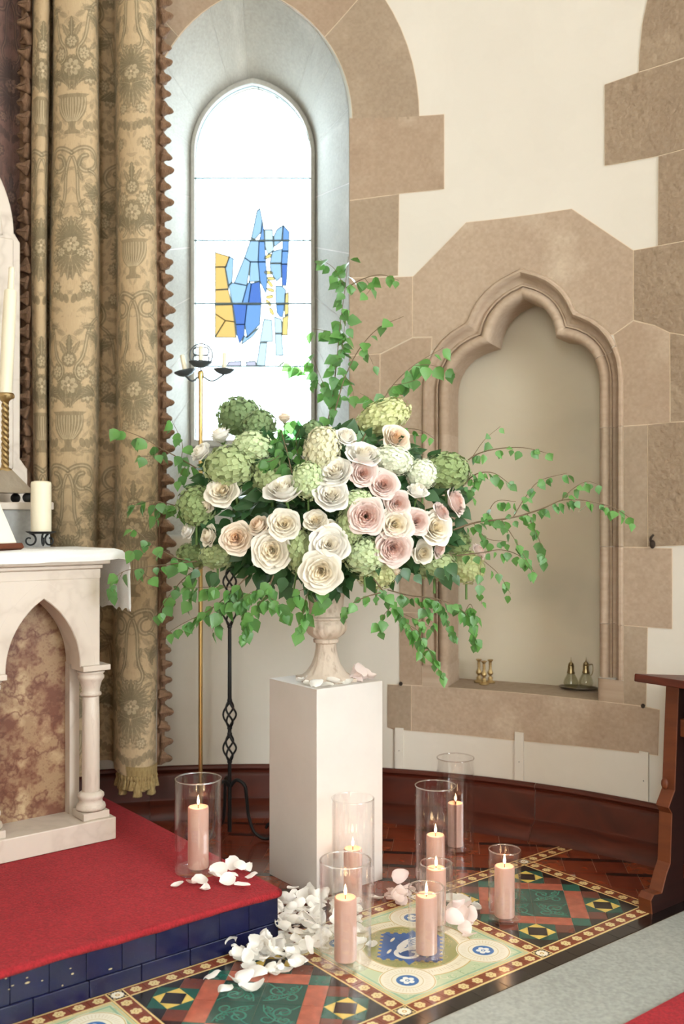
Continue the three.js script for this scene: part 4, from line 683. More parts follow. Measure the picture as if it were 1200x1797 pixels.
  const tuft = (() => { const g = lathe([[0, -0.004], [0.026, -0.002], [0.0275, 0.006], [0.021, 0.014], [0.0145, 0.022], [0.0125, 0.030], [0.0095, 0.037], [0.0045, 0.043], [0, 0.045]], 12); const p = g.attributes.position; for (let i = 0; i < p.count; i++) { const k = 1 + 0.2 * Math.sin(i * 12.9898); p.setX(i, p.getX(i) * k); p.setZ(i, p.getZ(i) * k); } g.computeVertexNormals(); return boxUV(g.rotateZ(-Math.PI / 2)); })();
  const main = thing('brocade_curtain', 'heavy gold brocade curtain with olive flowers and tasselled edge, hanging beside the window', 'curtain');
  const bot = 0.265;
  drape([[57, 4.04], [59, 3.97], [68, 3.935], [79, 3.94], [84, 3.98], [86.5, 4.09], [88.5, 4.09], [90, 3.99], [97, 3.925], [118, 3.9], [145, 3.9], [161, 3.92], [168, 3.96], [171, 4.05], [176, 4.13], [190, 4.14], [200, 4.13], [203, 4.06], [207, 3.98], [215, 3.93], [235, 3.905], [256, 3.91], [268, 3.94], [275, 3.99]], bot, TOP - 0.01, 160, 60, cloth(gold), 'fabric', main);
  const braid = drape([[274, 3.992], [282, 3.998], [290, 4.01]], bot + 0.02, TOP - 0.01, 6, 40, fringeMat, 'braid', main);
  for (let k = 0; k < 58; k++) { const y = bot + 0.05 + k * 0.0625, p = P(286, 902, 4.0), m = part('tassel', tuft, fringeMat, braid, [p.x + 0.006 * Math.sin(y * 1.9 + 5) + rr(-0.003, 0.003), y, p.z + 0.004]); m.rotation.set(rr(-0.3, 0.3), rr(-0.5, 0.2), rr(-0.28, 0.16)); m.scale.setScalar(rr(0.85, 1.15)); }
  const braid2 = drape([[37, 4.03], [46, 4.0], [58, 4.02]], bot + 0.4, TOP - 0.01, 8, 40, fringeMat, 'braid', main);
  for (let k = 0; k < 50; k++) { const y = bot + 0.45 + k * 0.066, p = P(50, 902, 3.985), m = part('tassel', tuft, fringeMat, braid2, [p.x + rr(-0.004, 0.004), y, p.z]); m.rotation.set(rr(-0.3, 0.3), rr(-0.4, 0.4), Math.PI + rr(-0.3, 0.3)); m.scale.setScalar(rr(0.95, 1.25)); }
  const hang = (() => { const g = lathe([[0, 0.004], [0.004, 0.004], [0.0075, -0.002], [0.0085, -0.008], [0.005, -0.014], [0.008, -0.02], [0.0115, -0.036], [0.0135, -0.052], [0.012, -0.056], [0, -0.055]], 12), p = g.attributes.position; for (let i = 0; i < p.count; i++) { const k = 1 + 0.14 * Math.sin(i * 7.77); p.setX(i, p.getX(i) * k); p.setZ(i, p.getZ(i) * k); } g.computeVertexNormals(); return boxUV(g); })();
  const hem = drape([[205, 3.985], [215, 3.922], [235, 3.897], [256, 3.902], [268, 3.932], [276, 3.982]], bot - 0.006, bot + 0.035, 24, 3, goldFringe, 'hem_braid', main, 0.0);
  for (let k = 0; k < 15; k++) { const px = 207 + k * 4.8, p = P(px, 902, 3.9 + 0.075 * Math.pow(Math.abs(k - 7) / 7, 2.5)), m = part('hem_tassel', hang, goldFringe, hem, [p.x, bot - 0.006, p.z + 0.004]); m.rotation.set(rr(-0.1, 0.1), rnd() * 6, rr(-0.1, 0.1)); m.scale.setScalar(k % 5 === 2 ? 1.35 : rr(0.85, 1)); }
  const back = thing('dossal_curtain', 'dark plum brocade curtain hanging behind the reredos', 'curtain');
  drape([[-120, 3.93], [-60, 3.9], [-30, 3.95], [-8, 3.98], [6, 4.0], [16, 4.03], [24, 4.05], [34, 4.04], [44, 4.06]], 0.4, TOP - 0.01, 60, 40, cloth(plum), 'fabric', back);
}

// ---------------------------------------------------------------- two tall stands behind the flowers
{
  const b = P(352, 902, 3.98), g = thing('brass_candelabra_stand', 'slender brass floor candelabra with three dark drip pans in front of the window', 'candelabra', { at: V3(b.x, 0, b.z) });
  const cupY = EYE + (HORIZON - 645) / F * 3.98;
  part('base', lathe([[0, 0], [0.06, 0], [0.06, 0.01], [0.03, 0.018], [0.016, 0.04], [0.011, 0.08], [0, 0.08]], 28), M.iron, g);
  part('pole', lathe([[0, 0.06], [0.0085, 0.06], [0.0085, cupY - 0.05], [0.013, cupY - 0.04], [0.013, cupY - 0.02], [0.0085, cupY - 0.012], [0, cupY - 0.01]], 14), M.brass, g);
  const pan = lathe([[0, 0], [0.012, 0], [0.028, 0.006], [0.042, 0.018], [0.044, 0.022], [0.03, 0.014], [0.011, 0.008], [0.0115, 0.026], [0, 0.026]], 24);
  const spots = [[326, 655, 4.0, 0.2, 'leaning'], [352, 640, 3.98, 0, 'middle'], [393, 652, 4.0, -0.02, 'outer']];
  for (const [px, py, Z, lean, w] of spots) {
    const p = P(px, py, Z), m = part('drip_pan', pan, M.greyIron, g, [p.x - b.x, p.y - 0.012, p.z - b.z]); m.rotation.z = lean; if (w === 'middle') m.scale.setScalar(1.08);
    if (w !== 'middle') part('arm', tube([V3(0, cupY - 0.03, 0), V3((p.x - b.x) * 0.5, cupY - 0.055, 0.006), V3(p.x - b.x, p.y - 0.012, p.z - b.z)], 0.004, 0.004, 16, 6), M.greyIron, g);
    const c = thing('thin_candle', { leaning: 'short ivory candle leaning sideways in its drip pan', middle: 'ivory candle in the middle pan in front of the iron quatrefoil', outer: 'straight ivory candle in the pan over the green hydrangea' }[w], 'candle', { at: V3(p.x, p.y - 0.004, p.z) });
    part('wax', lathe([[0, 0], [0.0092, 0], [0.009, 0.075], [0.0075, 0.08], [0, 0.081]], 16), M.wax, c); c.rotation.z = lean;
  }
  const q = []; for (let k = 0; k < 4; k++) { const a = k * Math.PI / 2 + 0.78; q.push(new THREE.TorusGeometry(0.017, 0.003, 6, 16).translate(0.022 * Math.cos(a), cupY + 0.052 + 0.022 * Math.sin(a), -0.012)); } q.push(new THREE.TorusGeometry(0.046, 0.003, 6, 24).translate(0, cupY + 0.052, -0.012)); q.push(box(0.005, 0.06, 0.004, 0, cupY - 0.0, -0.012));
  part('quatrefoil', merge(q), M.greyIron, g);

  const c = P(403, 902, 3.98), s = thing('iron_stand', 'black wrought iron floor stand with twisted basket knots and scrolled feet', 'iron stand', { at: V3(c.x, 0, c.z) });
  const yAt = (py) => EYE + (HORIZON - py) / F * 3.98, knots = [1253, 1312, 1020, 1075].map(yAt).sort((a, b) => a - b);
  const rods = []; let y0 = 0.02; for (const k of knots) { rods.push(new THREE.CylinderGeometry(0.0075, 0.0085, k - 0.052 - y0, 10).translate(0, (y0 + k - 0.052) / 2, 0)); y0 = k + 0.052; } rods.push(new THREE.CylinderGeometry(0.0075, 0.0075, 1.17 - y0, 10).translate(0, (y0 + 1.17) / 2, 0));
  part('pole', merge(rods), M.iron, s);
  for (const k of knots) { const wires = []; for (let j = 0; j < 4; j++) wires.push(tube([...Array(17)].map((_, i) => { const t = i / 16, a = j * 1.571 + t * 3.1, r = 0.003 + 0.023 * Math.sin(t * Math.PI); return V3(r * Math.cos(a), k - 0.055 + 0.11 * t, r * Math.sin(a)); }), 0.0042, 0.0042, 32, 6)); for (const e of [-0.056, 0.056]) wires.push(new THREE.SphereGeometry(0.0105, 10, 8).translate(0, k + e, 0)); part('basket_knot', merge(wires), M.iron, s); }
  for (let k = 0; k < 3; k++) { const a = [0.35, 2.2, 4.35][k]; part('scroll_foot', tube([V3(0, 0.2, 0), V3(0.03, 0.23, 0), V3(0.065, 0.215, 0), V3(0.075, 0.165, 0), V3(0.085, 0.09, 0), V3(0.11, 0.03, 0), V3(0.155, 0.009, 0), V3(0.19, 0.024, 0), V3(0.195, 0.056, 0), V3(0.172, 0.07, 0), V3(0.16, 0.052, 0)], 0.0075, 0.006, 60, 7).rotateY(-a), M.iron, s); }
  part('drip_pan', lathe([[0, 1.165], [0.03, 1.165], [0.055, 1.178], [0.056, 1.182], [0.03, 1.172], [0, 1.172]], 24), M.iron, s);
}

// ---------------------------------------------------------------- plinth and urn
const PL = { u: 2.013, v: 2.661, s: 0.29, h: 0.707 };
{
  const c = W(PL.u + PL.s / 2, PL.v + PL.s / 2), g = thing('display_plinth', 'tall white square plinth carrying the flower urn', 'plinth', { at: c, turn: ANG - 0.015 });
  part('body', boxUV(rbox(PL.s, PL.h, PL.s, 0.002, 0, PL.h / 2, 0)), M.white, g);
}
const ARR = P(572, 902, 3.526);
{
  const prof = [[0, 0], [0.094, 0], [0.095, 0.011], [0.088, 0.018], [0.072, 0.03], [0.054, 0.056], [0.043, 0.085], [0.0375, 0.112], [0.0365, 0.132], [0.045, 0.136], [0.046, 0.146], [0.04, 0.15], [0.05, 0.155], [0.064, 0.165], [0.073, 0.178], [0.0765, 0.192], [0.0745, 0.206], [0.067, 0.217], [0.0715, 0.22], [0.0715, 0.226], [0.062, 0.231], [0.0605, 0.25], [0.064, 0.29], [0.074, 0.33], [0.094, 0.365], [0.112, 0.38], [0.114, 0.388], [0.104, 0.39], [0.09, 0.37], [0.0, 0.36]];
  const n = prof.length - 1, seg = 96;
  const g = grid(seg, n, (a, b) => { const [r0, y] = prof[Math.round(b * n)], t = a * 6.28319; let r = r0; if (y > 0.15 && y < 0.218) r *= 1 - 0.055 * Math.pow(Math.abs(Math.cos(t * 9)), 6); else if (y > 0.028 && y < 0.135) r *= 1 - 0.035 * Math.pow(Math.abs(Math.cos(t * 8)), 6); else if (y > 0.235 && y < 0.36) r *= 1 - 0.04 * Math.pow(Math.abs(Math.cos(t * 9)), 8); return [r * Math.cos(t), y, -r * Math.sin(t)]; }, { uvFn: (a, b) => [a * 0.5, prof[Math.round(b * n)][1]] });
  const u = thing('stone_urn', 'weathered cream stone urn with fluted bowl on the white plinth', 'urn', { at: V3(ARR.x, PL.h, ARR.z), turn: 0.4 });
  part('bowl', creased(g, 0.9), M.urn, u); part('foot', boxUV(rbox(0.17, 0.012, 0.17, 0.003, 0, 0.006, 0)), M.urn, u);
}

// ---------------------------------------------------------------- candles in glass cylinders
{
  const flameG = lathe([[0, 0], [0.0022, 0.001], [0.0042, 0.006], [0.0046, 0.011], [0.0034, 0.018], [0.0016, 0.026], [0, 0.032]], 12);
  const vase = (d, h) => { const r = d / 2, w = 0.0035; return lathe([[r, 0.0105], [r, h - 0.002], [r - w, h - 0.002], [r - w, 0.0105]], 48); };
  const list = [
    [348, 1528, PH, 0.151, 0.300, 0.0335, 0.196, 'glass cylinder standing on the red carpet of the altar step', 'lit blush candle in the glass standing on the red carpet'],
    [606, 1690, 0, 0.150, 0.300, 0.0325, 0.180, 'wide glass cylinder standing across the flower border beside the white petal heap', 'lit blush candle in the wide glass by the white petal heap'],
    [619, 1587, 0, 0.143, 0.355, 0.0310, 0.176, 'tall glass cylinder close against the white plinth', 'lit blush candle in the tall glass against the white plinth'],
    [764, 1563, 0, 0.143, 0.365, 0.0315, 0.182, 'tall glass cylinder behind the small ones, next to the pink petals', 'lit blush candle in the tall glass behind the small glasses'],
    [765, 1625, 0, 0.103, 0.200, 0.0310, 0.172, 'short glass cylinder between the tall one and the bird medallion', 'lit blush candle in the short glass behind the medallion candle'],
    [748, 1677, 0, 0.107, 0.203, 0.0315, 0.168, 'short glass cylinder standing on the bird medallion', 'lit blush candle in the short glass on the bird medallion'],
    [885, 1613, 0, 0.104, 0.225, 0.0320, 0.160, 'short glass cylinder standing on the green geometric tile panel', 'lit blush candle in the short glass on the green tile panel'],
    [799, 1489, 0, 0.146, 0.354, 0.0300, 0.166, 'tall glass cylinder in front of the skirting under the niche', 'lit blush candle in the tall glass by the skirting'],
  ];
  for (const [px, py, Y, d, h, r, ch, lv, lc] of list) {
    const p = onFloor(px, py, Y); p.y = Y + 0.0012;
    const v = thing('glass_cylinder', lv, 'glass vase', { at: p, group: 'glass cylinders with candles' }), q = d / 2; part('wall', creased(vase(d, h), 0.9), M.glass, v);
    part('rim', new THREE.TorusGeometry(q - 0.00175, 0.0021, 10, 64).rotateX(Math.PI / 2).translate(0, h - 0.002, 0), M.solidGlass, v);
    part('base', creased(lathe([[0, 0], [q - 0.005, 0], [q - 0.0012, 0.0018], [q, 0.005], [q, 0.0095], [q - 0.001, 0.0103], [0, 0.0103]], 48), 0.5), M.glass, v);
    const c = thing('pillar_candle', lc, 'candle', { at: V3(p.x, p.y + 0.0115, p.z), turn: rnd() * 6, group: 'lit blush pillar candles' });
    part('wax', lathe([[0, 0], [r - 0.001, 0], [r, 0.002], [r, ch - 0.004], [r - 0.002, ch - 0.0005], [r - 0.006, ch - 0.001], [r - 0.011, ch - 0.005], [0, ch - 0.006]], 36), M.blushWax, c);
    const wick = part('wick', new THREE.CylinderGeometry(0.0012, 0.0014, 0.014, 6).translate(0, ch + 0.001, 0), M.wick, c);
    part('flame', flameG, M.flame, wick, [0, ch + 0.006, 0]);
    const l = new THREE.PointLight(0xffb878, 0.013); l.name = 'candle_flame_light'; l.shadow.radius = 0.25; l.castShadow = true; l.position.set(p.x, p.y + 0.0115 + ch + 0.016, p.z); scene.add(l);
  }
}

// ---------------------------------------------------------------- bench end and desk at the edge of view
{
  const v0 = 1.885, hit = (px, py) => { const k = (px - 600) / F; const u = v0 * (SA + k * CA) / (CA - k * SA), Z = u * SA + v0 * CA; return [u, EYE + (HORIZON - py) / F * Z]; };
  const g = thing('prayer_desk', 'dark oak prayer desk with a shaped end and sloping book board against the apse wall', 'prayer desk', { at: W(0, v0), turn: ANG });
  const o = [[1143, 1604], [1141, 1580], [1146, 1570], [1160, 1567], [1168, 1535], [1175, 1515], [1178, 1427], [1172, 1417], [1183, 1387], [1186, 1310], [1190, 1207]].map((q) => hit(...q)); o[0][1] = 0;
  const s = new THREE.Shape([...o, [o[10][0] + 0.3, o[10][1] - 0.03], [o[10][0] + 0.34, 0.5], [o[10][0] + 0.4, 0]].map(([x, y]) => new THREE.Vector2(x, y)));
  part('end_panel', boxUV(new THREE.ExtrudeGeometry(s, { depth: 0.044, bevelEnabled: true, bevelSize: 0.003, bevelThickness: 0.003, bevelSegments: 2 }).translate(0, 0, -0.044)), [M.shadedWood, M.benchWood], g);  // shade painted into the dark faces, caught light into the paler edge
  const [bu, by] = hit(1147, 1189), slope = 0.12;
  const board = boxUV(rbox(0.46, 0.026, 1.15, 0.004, 0.23, -0.013, 0.0)); part('book_board', board.rotateZ(-slope).translate(bu, by + 0.004, 0.5), M.wood, g);
  const fu = o[9][0] + 0.03;
  part('front_panel', boxUV(box(0.02, 0.66, 1.0, fu + 0.02, 0.33, 0.5)), M.shadedWood, g);  // shade under the book board is put into the colour
  part('rail', boxUV(rbox(0.03, 0.06, 1.0, 0.003, fu + 0.005, hit(1195, 1276)[1], 0.5)), M.benchWood, g);
  const kn = hit(1172, 1378); part('finial', new THREE.SphereGeometry(0.014, 14, 10).scale(0.8, 1.4, 1).translate(kn[0] + 0.012, kn[1], -0.02), M.benchWood, g);
  part('kneeler_rail', boxUV(rbox(0.08, 0.05, 1.0, 0.006, o[3][0] + 0.16, 0.1, 0.5)), M.wood, g);
}

// ---------------------------------------------------------------- things on the niche sill
{
  const sillAt = (s, d) => { const q = bend(NS + s, NSILL, -d); return V3(...q); };
  const onSill = (px, py) => onFloor(px, py, NSILL);
  const stick = lathe([[0, 0], [0.021, 0], [0.0215, 0.004], [0.017, 0.008], [0.01, 0.011], [0.0085, 0.018], [0.012, 0.021], [0.006, 0.026], [0.0058, 0.032], [0.0115, 0.038], [0.0125, 0.044], [0.008, 0.054], [0.0048, 0.064], [0.0078, 0.068], [0.0045, 0.073], [0.0072, 0.078], [0.0055, 0.086], [0.0075, 0.093], [0.0125, 0.097], [0.012, 0.1], [0.006, 0.099], [0.0055, 0.09], [0, 0.09]], 24);
  for (const [px, py, l] of [[840, 1197, 'small turned brass candlestick nearest the niche jamb'], [849, 1201, 'small turned brass candlestick standing in front of two others in the niche'], [860, 1198, 'small turned brass candlestick on the open side of the three in the niche']])
    single('brass_candlestick', stick, M.oldBrass, l, 'candlestick', { at: onSill(px, py), group: 'brass candlesticks in the niche' });
  const tp = onSill(1014, 1210); tp.y = NSILL + 0.001;
  const tray = thing('silver_tray', 'oval tarnished silver tray under two glass cruets in the niche', 'tray', { at: tp, turn: ANG - 0.9 - 0.2 });
  part('dish', lathe([[0, 0], [0.05, 0], [0.062, 0.004], [0.075, 0.009], [0.078, 0.011], [0.074, 0.011], [0.06, 0.006], [0, 0.003]], 40).scale(1.05, 1, 0.62), std({ color: 0x8b8378, metalness: 1, roughness: 0.3 }), tray);
  const body = lathe([[0, 0], [0.022, 0], [0.024, 0.003], [0.03, 0.012], [0.032, 0.022], [0.028, 0.036], [0.019, 0.052], [0.0135, 0.062], [0.0125, 0.062], [0.018, 0.051], [0.026, 0.036], [0.03, 0.022], [0.027, 0.011], [0.021, 0.006], [0, 0.006]], 32);
  const clear = phy({ color: 0xf4f4ee, transmission: 1, roughness: 0.03, thickness: 0, ior: 1.5 }), silver = std({ color: 0x9c8a66, metalness: 1, roughness: 0.3 });
  for (const [px, dz, l, hd] of [[1001, 0.006, 'glass cruet with a pointed silver top, the open one of the pair on the tray', 0], [1028, -0.002, 'glass cruet with a silver top and handle, beside the niche jamb', 1]]) {
    const p = onSill(px, 1209); p.y = NSILL + 0.0055; p.z += dz;
    const c = thing('glass_cruet', l, 'cruet', { at: p, group: 'glass cruets on the tray' });
    part('glass_body', body, clear, c); part('collar', lathe([[0, 0.06], [0.015, 0.06], [0.0165, 0.064], [0.013, 0.07], [0.0115, 0.084], [0.0125, 0.09], [0.0105, 0.094], [0, 0.094]], 20), silver, c); part('lid', lathe([[0, 0.093], [0.0115, 0.093], [0.0105, 0.101], [0.006, 0.107], [0.002, 0.11], [0.0028, 0.113], [0.0012, 0.117], [0.0005, 0.128], [0, 0.128]], 18), silver, c);
    if (hd) part('handle', tube([V3(0.011, 0.095, 0), V3(0.026, 0.097, 0), V3(0.03, 0.08, 0), V3(0.026, 0.058, 0), V3(0.021, 0.05, 0)], 0.0024, 0.002, 20, 6), silver, c);
  }
}

// ---------------------------------------------------------------- flowers
const domeZ = (px, py, k = 1) => { const r2 = ((px - 575) / 275) ** 2 + ((py - 885) / 175) ** 2; return 3.56 - 0.30 * k * Math.sqrt(Math.max(0, 1 - r2)); };
const petalMat = (r, g, b) => phy({ color: new THREE.Color().setRGB(r, g, b, THREE.SRGBColorSpace), roughness: 0.75, transmission: 0.28, thickness: 0, side: THREE.DoubleSide, sheen: 0.2, sheenColor: new THREE.Color(1, 1, 1), sheenRoughness: 0.5 });
const PET = {
  white: [petalMat(0.98, 0.97, 0.945), petalMat(0.98, 0.96, 0.915), petalMat(0.98, 0.955, 0.895)],
  cream: [petalMat(0.98, 0.96, 0.91), petalMat(0.975, 0.94, 0.86), petalMat(0.975, 0.93, 0.825)],
  peach: [petalMat(0.965, 0.915, 0.845), petalMat(0.96, 0.88, 0.785), petalMat(0.95, 0.83, 0.69)],
  pink: [petalMat(0.965, 0.90, 0.875), petalMat(0.95, 0.855, 0.82), petalMat(0.92, 0.775, 0.72)],
};
const stemMat = std({ color: 0x5c7a3e, roughness: 0.7 }), twigMat = std({ color: 0x6b5a44, roughness: 0.85 });
const leafMat = (r, g, b) => phy({ color: new THREE.Color().setRGB(r, g, b, THREE.SRGBColorSpace), roughness: 0.42, transmission: 0.4, thickness: 0, side: THREE.DoubleSide });
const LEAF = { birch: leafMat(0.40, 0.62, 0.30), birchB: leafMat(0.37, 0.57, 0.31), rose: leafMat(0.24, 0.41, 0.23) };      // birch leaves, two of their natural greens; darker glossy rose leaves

// one rose petal on the rim of a cup: radius rc, height h, half angle w, openness o, unit rose
function petalGeo(rc, h, w, o, s) {
  const nu = 10, nv = 9;
  return grid(nu, nv, (a, b) => {
    const x = a * 2 - 1, rim = 1 - 0.22 * Math.pow(Math.abs(x), 3) + 0.025 * Math.sin(x * 5 + s), t = b * rim, y0 = -0.42;
    const cup = Math.sin(Math.min(1, t * 1.15) * 1.5708), curl = Math.max(0, t - 0.66) / 0.34;
    let r = 0.05 + (rc - 0.05) * cup + (o > 0 ? o * 0.20 * curl * curl : o * rc * curl), y = y0 + (h - y0) * Math.pow(t, 0.9) - Math.max(0, o) * 0.16 * curl * curl;
    r *= 1 + 0.03 * Math.sin(s + x * 6) * t; r += 0.012 * x * w;                                     // one edge lies over the next petal
    const ang = x * w * (0.6 + 0.4 * Math.min(1, t * 1.6));
    return [r * Math.sin(ang), y + 0.02 * Math.sin(s * 2 + x * 7) * t, r * Math.cos(ang)];
  });
}
const ROSE = {                                                                                     // [radius, height, half angle, openness, count, colour step]
  open: [[0.05, 0.58, 1.5, 0.0, 2, 2], [0.11, 0.60, 1.5, 0.2, 3, 2], [0.18, 0.60, 1.3, 0.35, 3, 2], [0.26, 0.58, 1.15, 0.45, 4, 1], [0.36, 0.56, 1.1, 0.5, 4, 1], [0.48, 0.53, 1.05, 0.55, 4, 0], [0.62, 0.46, 1.05, 0.6, 4, 0], [0.78, 0.34, 1.0, 0.85, 5, 0]],
  garden: [[0.05, 0.48, 1.4, 0.0, 3, 2], [0.11, 0.50, 1.1, 0.2, 4, 2], [0.18, 0.50, 0.95, 0.3, 5, 2], [0.26, 0.50, 0.9, 0.35, 6, 1], [0.35, 0.48, 0.85, 0.4, 6, 1], [0.45, 0.46, 0.85, 0.4, 6, 1], [0.56, 0.43, 0.9, 0.5, 6, 0], [0.69, 0.36, 0.98, 0.6, 5, 0], [0.81, 0.24, 0.98, 0.9, 4, 0]],
  bud: [[0.08, 0.60, 1.5, -0.5, 2, 2], [0.16, 0.62, 1.4, -0.35, 3, 2], [0.26, 0.62, 1.25, -0.2, 3, 1], [0.36, 0.60, 1.2, -0.05, 3, 1], [0.46, 0.54, 1.15, 0.3, 4, 0], [0.56, 0.46, 1.05, 0.8, 4, 0], [0.62, 0.30, 0.95, 1.0, 3, 0]],
};
const petalGeos = {}; for (const k of Object.keys(ROSE)) petalGeos[k] = ROSE[k].map(([rc, h, w, o], i) => [0, 1].map((v) => petalGeo(rc, h, w, o, i * 1.7 + v * 2.3)));
const calyxG = (() => { const l = []; for (let k = 0; k < 5; k++) l.push(new THREE.ConeGeometry(0.09, 0.5, 4).scale(1, 1, 0.3).rotateX(2.2).translate(0, -0.34, 0.2).rotateY(k * 1.2566)); l.push(new THREE.SphereGeometry(0.13, 10, 8).translate(0, -0.38, 0)); l.push(new THREE.CylinderGeometry(0.045, 0.05, 1.5, 6).translate(0, -1.12, 0)); return merge(l); })();
const UP = V3(0, 1, 0);
function rose(px, py, rad, tint, kind, dir, label, dz = 0) {
  const Z = domeZ(px, py) - dz, p = P(px, py, Z), d = dir ? V3(...dir) : V3((px - 575) / 330, (880 - py) / 300 + 0.12, 0.85); d.normalize();
  const size = rad * 1.1 * Z / F, g = thing('rose', label, 'rose', { at: p, group: 'roses in the urn' });
  g.quaternion.setFromUnitVectors(UP, d); g.rotateY(rnd() * 6.28); g.scale.setScalar(size / 0.92);
  let a = 0; ROSE[kind].forEach(([, , , , n, c], i) => { for (let k = 0; k < n; k++) { const m = part('petal', petalGeos[kind][i][k % 2], PET[tint][c], g); m.rotation.y = a + k * 6.28319 / n + rr(-0.12, 0.12); m.rotation.x = rr(-0.09, 0.09); m.rotation.z = rr(-0.09, 0.09); m.scale.set(rr(0.95, 1.05), rr(0.9, 1.1), rr(0.94, 1.08)); } a += 0.9; });
  part('calyx', calyxG, stemMat, g); return g;
}
const RL = 'rose ';
[
  [356, 797, 23, 'white', 'bud', [-0.5, 0.6, 0.5], 'white rose turned to the window edge of the bunch, above a drooping leaf'],
  [388, 768, 23, 'white', 'bud', [-0.3, 0.8, 0.2], 'pale rose in front of the window sill, half behind a green hydrangea'],
  [391, 864, 27, 'cream', 'open', [-0.15, 0.35, 0.85], 'large cream rose with a green leaf lying across its face'],
  [366, 884, 18, 'cream', 'bud', [-0.55, -0.3, 0.6], 'cream rose hanging below the rose with the leaf'],
  [334, 932, 19, 'white', 'bud', [-0.75, 0.35, 0.5], 'outermost white rose on the curtain side of the bunch'],
  [371, 941, 22, 'cream', 'bud', [-0.7, 0.1, 0.6], 'cream side-facing rose next to the outermost white rose'],
  [416, 945, 27, 'peach', 'open', [-0.1, 0.1, 1], 'apricot-centred cream rose facing the nave over green hydrangea', 0.03],
  [456, 925, 22, 'peach', 'bud', [-0.35, 0.5, 0.6], 'buff cream rose half hidden behind the open apricot-hearted rose'],
  [498, 921, 27, 'cream', 'open', [0.1, 0.25, 1], 'open cream rose with an apricot heart under the large white rose'],
  [478, 966, 34, 'cream', 'open', [-0.1, 0.0, 1], 'very large ivory rose above the dark trailing leaves', 0.03],
  [500, 865, 34, 'white', 'open', [-0.15, 0.75, 0.5], 'large white rose seen from the side beside the lime hydrangea'],
  [581, 872, 29, 'white', 'open', [0.1, 0.4, 0.85], 'ivory rose with a loose outer petal under the white rose at the centre'],
  [590, 832, 29, 'white', 'open', [-0.25, 0.55, 0.7], 'white rose with pointed petals at the centre of the bunch'],
  [554, 916, 20, 'cream', 'open', [-0.1, 0.45, 0.8], 'yellowish cream rose tucked behind the pair of white roses'],
  [575, 930, 22, 'cream', 'bud', [0, 0.6, 0.6], 'cream rose rising behind the two lowest white roses'],
  [577, 957, 32, 'white', 'open', [0.05, 0.15, 1], 'white rose directly above the lowest rose of the bunch', 0.04],
  [564, 1002, 34, 'cream', 'open', [-0.05, -0.05, 1], 'lowest rose of the bunch, ivory, right above the urn', 0.11],
  [499, 736, 15, 'peach', 'bud', [0.0, 0.9, 0.2], 'small blush rose against the window glass'],
  [605, 770, 22, 'white', 'bud', [0.25, 0.6, 0.6], 'white rose between the cream hydrangea and the upright birch stem'],
  [638, 803, 30, 'white', 'open', [0.1, 0.7, 0.6], 'white rose standing over the lavender-pink rose'],
  [694, 770, 24, 'peach', 'garden', [0.35, 0.35, 0.75], 'peach rose on a long stem against the sandstone'],
  [636, 832, 24, 'pink', 'open', [0.2, 0.2, 1], 'lavender-pink rose under a white rose'],
  [672, 851, 25, 'pink', 'garden', [0.1, 0.3, 0.95], 'dusky pink rose with a brownish heart'],
  [696, 884, 22, 'pink', 'garden', [0.15, 0.0, 1], 'pink rose below the brown-hearted rose'],
  [642, 906, 30, 'pink', 'garden', [0.0, 0.0, 1], 'large quartered pink rose at the heart of the bunch', 0.03],
  [691, 921, 30, 'cream', 'open', [0.15, 0.1, 1], 'cream rose between the quartered pink rose and the pink rose at its side'],
  [730, 915, 22, 'pink', 'garden', [0.1, 0.15, 1], 'pink rose overlapping the edge of a large cream rose'],
  [761, 927, 29, 'cream', 'open', [0.35, 0.15, 0.9], 'large cream rose behind the overlapping pink rose'],
  [773, 899, 17, 'pink', 'garden', [0.6, 0.4, 0.5], 'pink rose peeping out over the large cream rose'],
  [731, 866, 22, 'white', 'bud', [0.1, 0.8, 0.5], 'ivory rose bud opening upward below the white hydrangea'],
  [797, 881, 25, 'pink', 'garden', [0.85, 0.25, 0.45], 'blush rose turned away towards the niche'],
  [689, 962, 30, 'pink', 'garden', [0.1, -0.1, 1], 'deep-hearted pink rose low in the bunch', 0.03],
  [740, 970, 23, 'cream', 'bud', [0.25, 0.0, 0.9], 'rounded ivory rose low in the bunch beside the deep-hearted pink one'],
  [769, 962, 16, 'pink', 'garden', [0.8, -0.1, 0.5], 'small pink rose beside the rounded ivory rose'],
  [836, 970, 18, 'pink', 'bud', [0.65, 0.45, 0.3], 'blush rose with flaring petals at the niche side, above lime hydrangea'],
  [603, 926, 11, 'peach', 'bud', [0.0, 0.1, 1], 'tiny yellow-buff bud between hydrangea heads'],
].forEach((a) => rose(...a));
rose(694, 1000, 12, 'peach', 'bud', [0.0, -0.9, 0.3], 'drooping buff rose hanging below the deep-hearted pink one');

